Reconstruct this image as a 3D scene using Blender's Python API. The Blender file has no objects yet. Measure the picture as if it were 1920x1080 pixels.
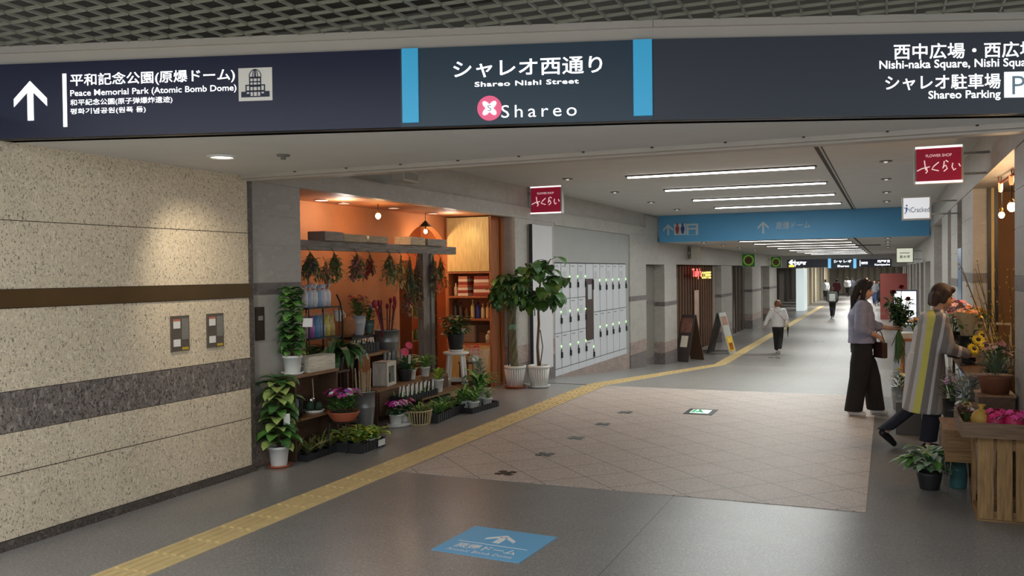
import bpy, math, random
from mathutils import Vector, Matrix, Quaternion
PI = math.pi
SC = bpy.context.scene
COL = SC.collection
# ------------------------------------------------------------------ camera
FPX, CAMH = 1660.0, 1.70
YAW, PITCH, ROLL = math.radians(23.02), math.radians(0.983), 0.012
_fh = Vector((-math.sin(YAW), math.cos(YAW), 0)); _r0 = Vector((math.cos(YAW), math.sin(YAW), 0)); _z = Vector((0, 0, 1))
CF = _fh*math.cos(PITCH) - _z*math.sin(PITCH)
_u0 = _fh*math.sin(PITCH) + _z*math.cos(PITCH)
CR = _r0*math.cos(ROLL) - _u0*math.sin(ROLL)
CU = _r0*math.sin(ROLL) + _u0*math.cos(ROLL)
CP = Vector((0, 0, CAMH))
cd = bpy.data.cameras.new('camera'); cam = bpy.data.objects.new('camera', cd); COL.objects.link(cam)
cd.sensor_width = 36.0; cd.lens = FPX/1920*36.0; cd.clip_start = 0.05; cd.clip_end = 300
cam.matrix_world = Matrix(((CR.x, CU.x, -CF.x, CP.x), (CR.y, CU.y, -CF.y, CP.y), (CR.z, CU.z, -CF.z, CP.z), (0, 0, 0, 1)))
SC.camera = cam
# ------------------------------------------------------------------ world, exposure, big lights
SC.view_settings.view_transform = 'Standard'; SC.view_settings.look = 'None'
SC.view_settings.gamma = 1.0; SC.view_settings.use_curve_mapping = False
SC.view_settings.exposure = 0.10
W = bpy.data.worlds.new('world'); SC.world = W; W.use_nodes = True
W.node_tree.nodes['Background'].inputs[0].default_value = (0.90, 1.0, 1.10, 1)
W.node_tree.nodes['Background'].inputs[1].default_value = 1.0
def lamp(name, kind, loc, energy, col=(1, 1, 1), size=0.3, aim=None, spot=None, blend=0.6, size_y=None):
    d = bpy.data.lights.new(name, kind); o = bpy.data.objects.new(name, d); COL.objects.link(o)
    o.location = loc; d.energy = energy; d.color = col
    if kind == 'AREA':
        d.size = size
        if size_y: d.shape = 'RECTANGLE'; d.size_y = size_y
    else: d.shadow_soft_size = size
    if spot: d.spot_size = math.radians(spot); d.spot_blend = blend
    if aim is not None: o.rotation_euler = (Vector(aim)-Vector(loc)).to_track_quat('-Z', 'Y').to_euler()
    return o
lamp('plaza_fill_light', 'AREA', (-2.2, .6, 3.08), 190, (.94, 1, 1.03), 6, (-2.2, .6, 0), size_y=3.0)  # unseen area light added overhead to raise the foreground ambient
# ------------------------------------------------------------------ pixel -> place helpers (1920x1080 frame)
def ray(px, py): return CF + CR*((px-960)/FPX) + CU*((540-py)/FPX)
def atZ(px, py, z): r = ray(px, py); return CP + r*((z-CP.z)/r.z)
def atX(px, py, x): r = ray(px, py); return CP + r*(x/r.x)
def atY(px, py, y): r = ray(px, py); return CP + r*(y/r.y)
def fl(px, py, z=0.0): return atZ(px, py, z)
RY0, RY1, ZL = 12.7, 23.2, -0.75            # the ramp: its top, its foot and the lower floor level
def gz(y): return 0.0 if y < RY0 else (ZL if y > RY1 else ZL*(y-RY0)/(RY1-RY0))
def YX(px, x=-5.2): return atX(px, 507, x).y
# ------------------------------------------------------------------ mesh builder
def frame(d):
    d = Vector(d).normalized(); a = Vector((0, 0, 1)) if abs(d.z) < .9 else Vector((1, 0, 0))
    x = d.cross(a).normalized(); return x, d.cross(x).normalized()
class MB:
    def __init__(s): s.v = []; s.f = []; s.mi = []; s.m = 0
    def add(s, vs, fs):
        n = len(s.v); s.v.extend(Vector(v) for v in vs)
        for f in fs: s.f.append([i+n for i in f]); s.mi.append(s.m)
        return s
    def quad(s, *p): return s.add(p, [list(range(len(p)))])
    def bx(s, x0, x1, y0, y1, z0, z1, M=None):
        p = [Vector((x, y, z)) for z in (z0, z1) for x, y in ((x0, y0), (x1, y0), (x1, y1), (x0, y1))]
        if M is not None: p = [M @ q for q in p]
        return s.add(p, [[3, 2, 1, 0], [4, 5, 6, 7], [0, 1, 5, 4], [1, 2, 6, 5], [2, 3, 7, 6], [3, 0, 4, 7]])
    def bar(s, a, b, w, h, up=(0, 0, 1)):
        a, b = Vector(a), Vector(b); d = (b-a).normalized(); x = d.cross(Vector(up))
        x = x.normalized() if x.length > 1e-5 else frame(d)[0]; y = x.cross(d).normalized()
        p = [q + x*i*w/2 + y*j*h/2 for q in (a, b) for i, j in ((-1, -1), (1, -1), (1, 1), (-1, 1))]
        return s.add(p, [[3, 2, 1, 0], [4, 5, 6, 7], [0, 1, 5, 4], [1, 2, 6, 5], [2, 3, 7, 6], [3, 0, 4, 7]])
    def path(s, pts, rad, n=8, cap=True, flat=1.0):
        pts = [Vector(p) for p in pts]; rad = rad if hasattr(rad, '__len__') else [rad]*len(pts); R = []; px = None
        for i, p in enumerate(pts):
            d = pts[min(i+1, len(pts)-1)]-pts[max(i-1, 0)]
            d = d.normalized() if d.length > 1e-7 else Vector((0, 0, 1))
            if px is None: px, py = frame(d)
            else:
                px = px - d*px.dot(d); px = px.normalized() if px.length > 1e-6 else frame(d)[0]
            py = d.cross(px)
            R.append([p + (px*math.cos(2*PI*k/n) + py*math.sin(2*PI*k/n)*flat)*rad[i] for k in range(n)])
        fs = [[i*n+k, i*n+(k+1) % n, (i+1)*n+(k+1) % n, (i+1)*n+k] for i in range(len(R)-1) for k in range(n)]
        if cap: fs += [[k for k in range(n)][::-1], [(len(R)-1)*n+k for k in range(n)]]
        return s.add([v for r in R for v in r], fs)
    def lathe(s, prof, c=(0, 0, 0), n=24, cap0=True, cap1=False, M=None, rib=0, ribd=0.0):
        c = Vector(c); vs = []
        for r, z in prof:
            for k in range(n):
                rr = r*(1-(ribd if rib and k % 2 else 0)); vs.append(Vector((rr*math.cos(2*PI*k/n), rr*math.sin(2*PI*k/n), z)))
        if M is not None: vs = [M @ v for v in vs]
        vs = [v+c for v in vs]; L = len(prof)
        fs = [[i*n+k, i*n+(k+1) % n, (i+1)*n+(k+1) % n, (i+1)*n+k] for i in range(L-1) for k in range(n)]
        if cap0: fs.append([k for k in range(n)][::-1])
        if cap1: fs.append([(L-1)*n+k for k in range(n)])
        return s.add(vs, fs)
    def ell(s, c, r, seg=14, rings=9, M=None):
        c = Vector(c); r = r if hasattr(r, '__len__') else (r, r, r); vs = [Vector((0, 0, -r[2]))]
        for i in range(1, rings):
            a = -PI/2+PI*i/rings
            for k in range(seg): vs.append(Vector((r[0]*math.cos(a)*math.cos(2*PI*k/seg), r[1]*math.cos(a)*math.sin(2*PI*k/seg), r[2]*math.sin(a))))
        vs.append(Vector((0, 0, r[2])))
        if M is not None: vs = [M @ v for v in vs]
        fs = [[0, 1+(k+1) % seg, 1+k] for k in range(seg)]
        for i in range(rings-2):
            for k in range(seg): a = 1+i*seg; fs.append([a+k, a+(k+1) % seg, a+seg+(k+1) % seg, a+seg+k])
        a = 1+(rings-2)*seg; fs += [[a+k, a+(k+1) % seg, len(vs)-1] for k in range(seg)]
        return s.add([v+c for v in vs], fs)
    def caps(s, pts, rad, n=10):                    # a chain of tapered limbs with round joints
        for i in range(len(pts)-1): s.path([pts[i], pts[i+1]], [rad[i], rad[i+1]], n)
        for p, r in zip(pts, rad): s.ell(p, r, n, 7)
        return s
    def loft(s, rings, n=20):                       # rings: (centre, rx, ry [, tilt matrix])
        vs = []
        for R in rings:
            c = Vector(R[0]); M = R[3] if len(R) > 3 else None
            for k in range(n):
                q = Vector((R[1]*math.cos(2*PI*k/n), R[2]*math.sin(2*PI*k/n), 0)); vs.append(c + (M @ q if M is not None else q))
        L = len(rings); fs = [[i*n+k, i*n+(k+1) % n, (i+1)*n+(k+1) % n, (i+1)*n+k] for i in range(L-1) for k in range(n)]
        fs += [[k for k in range(n)][::-1], [(L-1)*n+k for k in range(n)]]
        return s.add(vs, fs)
    def prism(s, poly, depth, O=(0, 0, 0), U=(1, 0, 0), V=(0, 0, 1), N=(0, -1, 0)):   # poly in (u, v), pushed out along N
        O, U, V, N = Vector(O), Vector(U), Vector(V), Vector(N); n = len(poly)
        a = [O+U*p[0]+V*p[1] for p in poly]; b = [q+N*depth for q in a]
        return s.add(a+b, [list(range(n))[::-1], list(range(n, 2*n))]+[[i, (i+1) % n, n+(i+1) % n, n+i] for i in range(n)])
    def leaf(s, base, d, L, w, droop=.3, fold=.25, kind='ovate', n=5, up=(0, 0, 1), wob=0.0):
        base = Vector(base); d = Vector(d).normalized(); u = Vector(up); sd = d.cross(u)
        sd = sd.normalized() if sd.length > 1e-4 else frame(d)[0]
        u = sd.cross(d).normalized(); vs = []; p = base.copy(); cur = d.copy(); step = L/n
        for i in range(n+1):
            t = i/n
            if kind == 'lance': ww = w*math.sin(PI*min(1, t*.9+.08))**.8*(1-t*.3)
            elif kind == 'heart': ww = w*(math.sin(PI*min(1, (t*.83+.17)))**.75)
            elif kind == 'strap': ww = w*(1-t**3)*min(1, .45+t*2)
            else: ww = w*math.sin(PI*min(1, t*.93+.04))**.85
            if i == n: ww = w*.02
            uu = sd.cross(cur).normalized()*(-1) if False else sd.cross(cur).normalized()
            uu = uu if uu.dot(u) > 0 else -uu
            k = wob*math.sin(t*9)*w
            vs += [p - sd*ww/2 + uu*(fold*ww/2+k), p, p + sd*ww/2 + uu*(fold*ww/2-k)]
            ang = -droop*2/n*(.4+t)
            cur = (Quaternion(sd, ang if True else 0) @ cur).normalized(); p = p+cur*step
        fs = []
        for i in range(n):
            a = 3*i; fs += [[a, a+1, a+4, a+3], [a+1, a+2, a+5, a+4]]
        return s.add(vs, fs)
    def petals(s, c, nrm, R, n=6, w=None, tilt=.3, rnd=None):
        c, nrm = Vector(c), Vector(nrm).normalized(); x, y = frame(nrm); w = w or R*.8
        for k in range(n):
            a = 2*PI*k/n; d = (x*math.cos(a)+y*math.sin(a))*math.cos(tilt)+nrm*math.sin(tilt)
            s.leaf(c, d, R, w, .25, .3, 'heart', 3, nrm)
        return s
    def build(s, name, mats, parent=None, smooth=False, kind=None, bevel=0):
        me = bpy.data.meshes.new(name); me.from_pydata([tuple(v) for v in s.v], [], s.f)
        mats = mats if isinstance(mats, (list, tuple)) else [mats]
        for m in mats: me.materials.append(m)
        if len(mats) > 1: me.polygons.foreach_set('material_index', s.mi)
        if smooth: me.polygons.foreach_set('use_smooth', [True]*len(me.polygons))
        me.update(); o = bpy.data.objects.new(name, me); COL.objects.link(o)
        if parent is not None: o.parent = parent
        if kind: o['kind'] = kind
        if bevel:
            b = o.modifiers.new('bevel', 'BEVEL'); b.width = bevel; b.segments = 2; b.limit_method = 'ANGLE'
        return o
def remesh(o, vox, smooth=4, fac=.5):
    r = o.modifiers.new('remesh', 'REMESH'); r.mode = 'VOXEL'; r.voxel_size = vox; r.use_smooth_shade = True
    if smooth:
        m = o.modifiers.new('smooth', 'SMOOTH'); m.iterations = smooth; m.factor = fac
    return o
def tag(o, label, cat, group=None, kind=None):
    o['label'] = label; o['category'] = cat
    if group: o['group'] = group
    if kind: o['kind'] = kind
    return o
def thing(name, label, cat, loc=(0, 0, 0), rz=0.0, group=None):
    o = bpy.data.objects.new(name, None); COL.objects.link(o); o.location = loc; o.rotation_euler = (0, 0, rz); o.empty_display_size = .1
    return tag(o, label, cat, group)
def dup(root, loc, rz=None, label=None, group=None, scale=None):
    r = root.copy(); COL.objects.link(r); r.location = loc
    if rz is not None: r.rotation_euler = (0, 0, rz)
    if scale: r.scale = (scale,)*3
    if label: r['label'] = label
    if group: r['group'] = group
    for ch in list(root.children):
        c = ch.copy(); COL.objects.link(c); c.parent = r
        for g in ch.children:
            d = g.copy(); COL.objects.link(d); d.parent = c
    return r
def struct(name, mb, mats, smooth=False): return mb.build(name, mats, None, smooth, 'structure')
# ------------------------------------------------------------------ materials
def lin(c):
    f = lambda v: (v/12.92 if v <= .04045 else ((v+.055)/1.055)**2.4)
    return tuple(f(v/255.0) for v in c)+(1.0,)
MATS = {}
def mat(name, rgb, rough=.6, metal=0.0, var=0.12, scale=12.0, emit=0.0, spec=.5, trans=0.0, alpha=1.0, stretch=None, bump=0.0, coat=0.0):
    if name in MATS: return MATS[name]
    m = bpy.data.materials.new(name); m.use_nodes = True; N = m.node_tree.nodes; Lk = m.node_tree.links; b = N['Principled BSDF']; c = lin(rgb)
    b.inputs['Base Color'].default_value = c; b.inputs['Roughness'].default_value = rough; b.inputs['Metallic'].default_value = metal
    b.inputs['Specular IOR Level'].default_value = spec; b.inputs['Coat Weight'].default_value = coat
    if trans: b.inputs['Transmission Weight'].default_value = trans
    if alpha < 1: b.inputs['Alpha'].default_value = alpha
    if emit: b.inputs['Emission Color'].default_value = c; b.inputs['Emission Strength'].default_value = emit
    if var:
        tc = N.new('ShaderNodeTexCoord'); src = tc.outputs['Object']
        if stretch:
            mp = N.new('ShaderNodeMapping'); mp.inputs['Scale'].default_value = stretch; Lk.new(src, mp.inputs[0]); src = mp.outputs[0]
        nz = N.new('ShaderNodeTexNoise'); nz.inputs['Scale'].default_value = scale; nz.inputs['Detail'].default_value = 5; Lk.new(src, nz.inputs['Vector'])
        rp = N.new('ShaderNodeValToRGB'); e = rp.color_ramp.elements
        e[0].position = .3; e[1].position = .7
        e[0].color = tuple(x*(1-var) for x in c[:3])+(1,); e[1].color = tuple(min(1, x*(1+var)) for x in c[:3])+(1,)
        Lk.new(nz.outputs['Fac'], rp.inputs[0]); Lk.new(rp.outputs[0], b.inputs['Base Color'])
        if bump:
            bp = N.new('ShaderNodeBump'); bp.inputs['Strength'].default_value = bump; bp.inputs['Distance'].default_value = .01
            Lk.new(nz.outputs['Fac'], bp.inputs['Height']); Lk.new(bp.outputs[0], b.inputs['Normal'])
    MATS[name] = m; return m
def granite(name, base, dark, light, scale=60, rough=.3, amount=.42, mott=.12, stretch=(1, 1, 1), spec=.5, tiles=None):
    """speckled polished stone: fine dark and light grains over a slowly mottled ground"""
    if name in MATS: return MATS[name]
    m = bpy.data.materials.new(name); m.use_nodes = True; N = m.node_tree.nodes; Lk = m.node_tree.links; b = N['Principled BSDF']
    tc = N.new('ShaderNodeTexCoord'); mp = N.new('ShaderNodeMapping'); mp.inputs['Scale'].default_value = stretch; Lk.new(tc.outputs['Object'], mp.inputs[0])
    def ramp(src, stops):
        r = N.new('ShaderNodeValToRGB'); e = r.color_ramp.elements
        while len(e) < len(stops): e.new(.5)
        for k, (p, c) in enumerate(stops): e[k].position = p; e[k].color = c
        Lk.new(src, r.inputs[0]); return r.outputs[0]
    def noise(s, det=2, rg=.5, dist=0):
        n = N.new('ShaderNodeTexNoise'); n.inputs['Scale'].default_value = s; n.inputs['Detail'].default_value = det; n.inputs['Roughness'].default_value = rg
        n.inputs['Distortion'].default_value = dist; Lk.new(mp.outputs[0], n.inputs['Vector']); return n.outputs['Fac']
    def mix(f, a, c):
        x = N.new('ShaderNodeMix'); x.data_type = 'RGBA'
        for s, i in ((f, 0), (a, 6), (c, 7)):
            if isinstance(s, (int, float)): x.inputs[i].default_value = s
            elif isinstance(s, tuple): x.inputs[i].default_value = s
            else: Lk.new(s, x.inputs[i])
        return x.outputs[2]
    B, D, Li = lin(base), lin(dark), lin(light); k0 = tuple(v*(1-mott) for v in B[:3])+(1,); k1 = tuple(min(1, v*(1+mott)) for v in B[:3])+(1,)
    c = ramp(noise(3.0, 3), [(.35, k0), (.65, k1)])
    c = mix(ramp(noise(scale*.6, 1), [(.58, (0, 0, 0, 1)), (.64, (1, 1, 1, 1))]), c, Li)
    c = mix(ramp(noise(scale, 2, .6, 1.2), [(amount-.03, (1, 1, 1, 1)), (amount+.03, (0, 0, 0, 1))]), c, D)
    if tiles:                                   # joints: (angle, pitch u, pitch v, width)
        ang, pu, pv, jw = tiles[:4]
        m2 = N.new('ShaderNodeMapping'); m2.inputs['Rotation'].default_value = (0, 0, ang); m2.inputs['Scale'].default_value = (1/pu, 1/pv, 1)
        if len(tiles) > 4: m2.inputs['Location'].default_value = (tiles[4], tiles[5], 0)
        Lk.new(tc.outputs['Object'], m2.inputs[0]); sp = N.new('ShaderNodeSeparateXYZ'); Lk.new(m2.outputs[0], sp.inputs[0]); fs = []
        for ax, p in ((0, pu), (1, pv)):
            fr = N.new('ShaderNodeMath'); fr.operation = 'FRACT'; Lk.new(sp.outputs[ax], fr.inputs[0])
            lt = N.new('ShaderNodeMath'); lt.operation = 'LESS_THAN'; Lk.new(fr.outputs[0], lt.inputs[0]); lt.inputs[1].default_value = jw/p; fs.append(lt.outputs[0])
        mx = N.new('ShaderNodeMath'); mx.operation = 'MAXIMUM'; Lk.new(fs[0], mx.inputs[0]); Lk.new(fs[1], mx.inputs[1])
        c = mix(mx.outputs[0], c, tuple(v*.33 for v in B[:3])+(1,))
    Lk.new(c, b.inputs['Base Color']); b.inputs['Roughness'].default_value = rough; b.inputs['Specular IOR Level'].default_value = spec
    MATS[name] = m; return m
def wood(name, rgb, dark=.55, scale=5.0, axis=2, rough=.6):
    s = [14.0, 14.0, 14.0]; s[axis] = 1.2
    return mat(name, rgb, rough, 0, .35*(1-dark)+.12, scale, stretch=tuple(s))
def glow(name, rgb, strength, base=(235, 235, 235)):
    if name in MATS: return MATS[name]
    m = bpy.data.materials.new(name); m.use_nodes = True; b = m.node_tree.nodes['Principled BSDF']
    b.inputs['Base Color'].default_value = lin(base); b.inputs['Emission Color'].default_value = lin(rgb); b.inputs['Emission Strength'].default_value = strength; b.inputs['Roughness'].default_value = .4
    MATS[name] = m; return m
# ------------------------------------------------------------------ lettering
def text_mesh(body, size=1.0, bold=0.0, spacing=1.0, depth=0.0):
    cu = bpy.data.curves.new('lettering', 'FONT'); cu.body = body; cu.size = size; cu.space_character = spacing; cu.offset = bold*size; cu.extrude = depth; cu.resolution_u = 3
    o = bpy.data.objects.new('lettering', cu); COL.objects.link(o)
    dg = bpy.context.evaluated_depsgraph_get(); me = bpy.data.meshes.new_from_object(o.evaluated_get(dg))
    bpy.data.objects.remove(o); bpy.data.curves.remove(cu); return me
def letters(name, body, O, U, V, width, height, m, parent, bold=.012, spacing=1.0, align='l', depth=.002, fit=True, slant=0.0):
    """lettering laid on a plane: O = lower left corner, U, V unit axes of the plane (U x V faces out); scaled to width x height"""
    me = text_mesh(body, 1.0, bold, spacing, 0.0); O, U, V = Vector(O), Vector(U), Vector(V); Nn = U.cross(V).normalized()
    xs = [v.co.x for v in me.vertices]; ys = [v.co.y for v in me.vertices]
    if not xs: return None
    x0, x1, y0, y1 = min(xs), max(xs), min(ys), max(ys); sy = height/(y1-y0); sx = width/(x1-x0) if width else sy
    wd = (x1-x0)*sx; off = 0 if align == 'l' else (-wd/2 if align == 'c' else -wd)
    for v in me.vertices:
        a, b_ = (v.co.x-x0)*sx+off, (v.co.y-y0)*sy; v.co = O+U*(a+slant*b_)+V*b_+Nn*depth
    me.materials.clear(); me.materials.append(m); me.name = name; o = bpy.data.objects.new(name, me); COL.objects.link(o); o.parent = parent
    return o
# ------------------------------------------------------------------ stone and paint
G_FLOOR = granite('granite_dark_floor', (138, 135, 132), (110, 106, 103), (160, 155, 151), 90, .30, .42, .05, spec=.36, tiles=(0, 2.42, 40.0, .006, .62, 0))
G_RAMP = granite('granite_ramp', (146, 142, 137), (118, 114, 110), (170, 165, 159), 60, .36, .40, .05, spec=.3, tiles=(0, 1.2, 1.2, .006, .3, .3))
G_PINK = granite('granite_pink_tile', (194, 179, 168), (140, 124, 116), (216, 202, 192), 85, .46, .40, .05, spec=.28, tiles=(PI/4, .41, .41, .009))
G_WALL = granite('granite_beige_wall', (220, 203, 176), (124, 114, 100), (232, 216, 192), 95, .45, .40, .05, (1, 1, .6), spec=.3)
G_BAND = granite('granite_grey_band', (128, 118, 112), (76, 70, 68), (156, 146, 138), 55, .35, .45, .1, (1, 1, .6))
G_BASE = granite('granite_dark_base', (88, 80, 74), (56, 50, 48), (112, 104, 96), 60, .35, .45, .1)
G_GREY = granite('limestone_grey', (172, 168, 161), (161, 157, 150), (179, 175, 168), 14, .5, .34, .06, (1, 1, 2.2))
G_PBASE = granite('limestone_pinkish', (158, 140, 132), (120, 104, 98), (176, 160, 150), 22, .45, .40, .12, (1, 1, 2))
G_DGREY = granite('limestone_dark_band', (112, 104, 102), (92, 86, 84), (128, 120, 118), 20, .45, .4, .1)
M_BRONZE = mat('bronze_strip', (96, 78, 52), .35, .6, .08, 6)
M_CEIL = mat('ceiling_paint', (203, 203, 201), .75, 0, .03, 3)
M_SOFFIT = mat('soffit_paint', (214, 211, 206), .7, 0, .03, 3)
M_FASCIA = mat('fascia_metal', (190, 180, 168), .5, .1, .03, 4)
M_DARK = mat('dark_void', (150, 142, 130), .9, 0, .05, 4)
M_SEAM = mat('seam', (60, 56, 52), .8, 0, 0)
M_BLACK = mat('black_plastic', (28, 28, 30), .45, 0, .08, 9)
M_WHITE = mat('white_paint', (226, 224, 218), .5, 0, .03, 6)
M_STEEL = mat('brushed_steel', (150, 150, 148), .35, .9, .06, 30)
M_YEL = mat('tactile_yellow', (214, 189, 136), .5, 0, .07, 7)
# ------------------------------------------------------------------ floors
f = MB(); f.bx(-14, 8, -5, RY0, -.2, 0); struct('floor', f, G_FLOOR)
f = MB(); f.bx(-14, 8, -14, 2.6, -.2, .002); struct('floor_bounce', f, mat('pale_bounce_floor', (224, 224, 222), .6, 0, .05, 2))  # unseen pale floor added to bounce light up onto soffit and signs
f = MB(); f.add([(-9, RY0, 0), (4, RY0, 0), (4, RY1, ZL), (-9, RY1, ZL)], [[0, 1, 2, 3]])
f.add([(-9, RY0, -.2), (4, RY0, -.2), (4, RY1, ZL-.2), (-9, RY1, ZL-.2)], [[3, 2, 1, 0]]); struct('floor_ramp', f, G_RAMP)
f = MB(); f.bx(-12, 8, RY1, 96, ZL-.2, ZL); struct('floor_lower', f, G_RAMP)
f = MB(); f.bx(-3.86, -.15, 6.61, RY0-.06, 0, .004); struct('floor_inlay', f, G_PINK)
f = MB()                                            # darker strip of stone under the shop front side of the ramp
f.add([(-5.3, RY0, .004), (-4.2, RY0, .004), (-4.2, RY1, ZL+.004), (-5.3, RY1, ZL+.004)], [[0, 1, 2, 3]])
f.add([(-5.3, RY1, ZL+.004), (-4.2, RY1, ZL+.004), (-4.2, 60, ZL+.004), (-5.3, 60, ZL+.004)], [[0, 1, 2, 3]]); struct('floor_border', f, G_FLOOR)
f = MB()                                            # ribbed yellow guide tiles
def tact(y0, y1, step=.30):
    y = y0
    while y < y1:
        e = min(y+step, y1); za, zb = gz(y+.003), gz(e-.003)
        def slab(x0, x1, ya, yb, h):
            a, b = gz(ya), gz(yb)
            f.add([(x0, ya, a), (x1, ya, a), (x1, yb, b), (x0, yb, b), (x0, ya, a+h), (x1, ya, a+h), (x1, yb, b+h), (x0, yb, b+h)], [[4, 5, 6, 7], [0, 1, 5, 4], [1, 2, 6, 5], [2, 3, 7, 6], [3, 0, 4, 7]])
        slab(-4.19, -3.89, y+.005, e-.005, .004)
        if y < 30:
            for k in range(4): slab(-4.168+.07*k, -4.168+.07*k+.034, y+.022, e-.022, .013)
        y = e
tact(-1.0, 30); tact(30, 62, 2.0); struct('tactile_strip', f, M_YEL)
m_plate = mat('dark_inlay', (66, 66, 66), .3, .5, .08, 20)
for k, p in enumerate(((948, 888), (1022, 853), (1080, 822), (1130, 796), (1172, 774))):
    q = fl(*p); b = MB()
    for a in range(4):
        M = Matrix.Rotation(PI/4+a*PI/2, 4, 'Z'); pts = [M @ Vector(v) for v in ((.0, .0, .006), (.075, -.045, .006), (.105, 0, .006), (.075, .045, .006))]
        b.quad(*pts)
    b.bx(-.045, .045, -.045, .045, .0, .0065)
    o = b.build('floor_plate', m_plate); o.location = q
    tag(o, 'dark metal star plate in the pink floor, ' + ('nearest to the blue floor sticker', 'second back from the blue floor sticker', 'middle one of the row of five', 'second from the far end of its row', 'far end of the row of five')[k], 'floor plate', 'star plates in the pink floor')
# ------------------------------------------------------------------ left granite wall (X = -5.08)
XL = -5.08
b = MB()
for z0, z1 in ((.475, .73), (.065, .468), (.995, 1.512), (1.636, 2.066), (2.072, 2.56)): b.bx(XL-.3, XL, -5, 6.17, z0, z1)
struct('wall_left', b, G_WALL)
b = MB(); b.bx(XL-.3, XL-.006, -5, 6.16, 0, 2.7); b.bx(XL-.3, XL+.006, 6.145, 6.20, 0, 2.56); struct('wall_left_core', b, G_BASE)
b = MB(); b.bx(XL-.1, XL+.002, -5, 6.17, .735, .99); struct('trim_1', b, G_BAND)
b = MB(); b.bx(XL-.1, XL+.012, -5, 6.17, 1.517, 1.632); struct('trim_2', b, M_BRONZE)
b = MB(); b.bx(XL-.1, XL+.012, -5, 6.17, 0, .06); struct('baseboard_left', b, G_BASE)
# ------------------------------------------------------------------ overhead beam with signs
BM = [Vector((-8.0, 2.92, 0)), Vector((-5.05, 3.82, 0)), Vector((-2.63, 4.56, 0)), Vector((-1.23, 4.99, 0)), Vector((.71, 5.74, 0)), Vector((3.2, 6.70, 0))]
b = MB()                                            # soffit slab from the sign face back to the corridor mouth
for p, q in zip(BM[:-1], BM[1:]):
    x0, x1, ya, yb = p.x, q.x, p.y+.06, q.y+.06
    for z in (2.56, 2.9): b.add([(x0, ya, z), (x1, yb, z), (x1, max(6.1, yb+.1), z), (x0, 6.1, z)], [[3, 2, 1, 0]])
struct('ceiling_soffit', b, M_SOFFIT)
b = MB()
b.bx(XL, 3.2, 6.06, 6.12, 2.53, 2.56); b.bx(XL, 3.2, 6.12, 6.24, 2.515, 2.60); b.bx(XL, 3.2, 6.12, 6.28, 2.60, 3.10); struct('trim_3', b, M_FASCIA)
b = MB()
for k in range(14): b.bx(-4.5+.5*k-.008, -4.5+.5*k+.008, 6.03, 6.046, 2.552, 2.56)
struct('trim_4', b, M_SEAM)
b = MB(); b2 = MB(); b3 = MB()
for p, q in zip(BM[:-1], BM[1:]):
    d = (q-p).normalized(); n = Vector((d.y, -d.x, 0))
    def seg(B, off, th, z0, z1): 
        a, c = p+n*off, q+n*off; e, g = p+n*(off-th), q+n*(off-th)
        B.add([(v.x, v.y, z) for z in (z0, z1) for v in (a, c, g, e)], [[3, 2, 1, 0], [4, 5, 6, 7], [0, 1, 5, 4], [1, 2, 6, 5], [2, 3, 7, 6], [3, 0, 4, 7]])
    seg(b, 0.0, .12, 2.56, 3.03)                    # backing of the sign run
    seg(b2, .004, .12, 3.02, 3.085); seg(b3, .035, .12, 3.085, 3.125)
struct('beam', b, M_BLACK); struct('beam_fascia', b2, M_FASCIA); struct('trim_5', b3, M_FASCIA)
b = MB()                                            # egg-crate grille over the plaza
M_GRILL = mat('grille_metal', (150, 148, 132), .5, .2, .05, 5)
def beam_y(x):
    for p, q in zip(BM[:-1], BM[1:]):
        if p.x <= x <= q.x: return p.y+(q.y-p.y)*(x-p.x)/(q.x-p.x)
    return BM[0].y if x < BM[0].x else BM[-1].y
for i in range(-40, 20):
    x = i*.145; b.bx(x-.005, x+.005, .6, beam_y(x)-.03, 3.12, 3.136)
for j in range(5, 46):
    y = j*.145; xs = [k*.05 for k in range(-116, 57) if beam_y(k*.05)-.03 > y]
    if xs: b.bx(min(xs), max(xs), y-.006, y+.006, 3.12, 3.136)
struct('ceiling_grille', b, M_GRILL)
b = MB(); b.bx(-9, 5, -5, 6.9, 3.7, 3.8); b.bx(-9, 5, 6.0, 6.1, 2.9, 3.8); struct('ceiling_plaza', b, M_DARK)
# ------------------------------------------------------------------ corridor ceilings
b = MB(); b.bx(-7.4, 2.2, 6.28, 21.45, 3.05, 3.15); struct('ceiling', b, M_CEIL)
b = MB(); b.bx(-.745, -.705, 6.3, 21.4, 3.042, 3.052); b.bx(-.675, -.665, 6.3, 21.4, 3.042, 3.052); struct('trim_6', b, M_SEAM)
b = MB(); b.bx(-7.4, 2.2, 21.45, 96, 2.42, 2.52); b.bx(-5.3, 1.0, 21.45, 21.6, 2.42, 3.1); struct('ceiling_lower', b, M_CEIL)
b = MB(); b.bx(-.74, -.70, 21.7, 90, 2.412, 2.422); struct('trim_7', b, M_SEAM)
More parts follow.
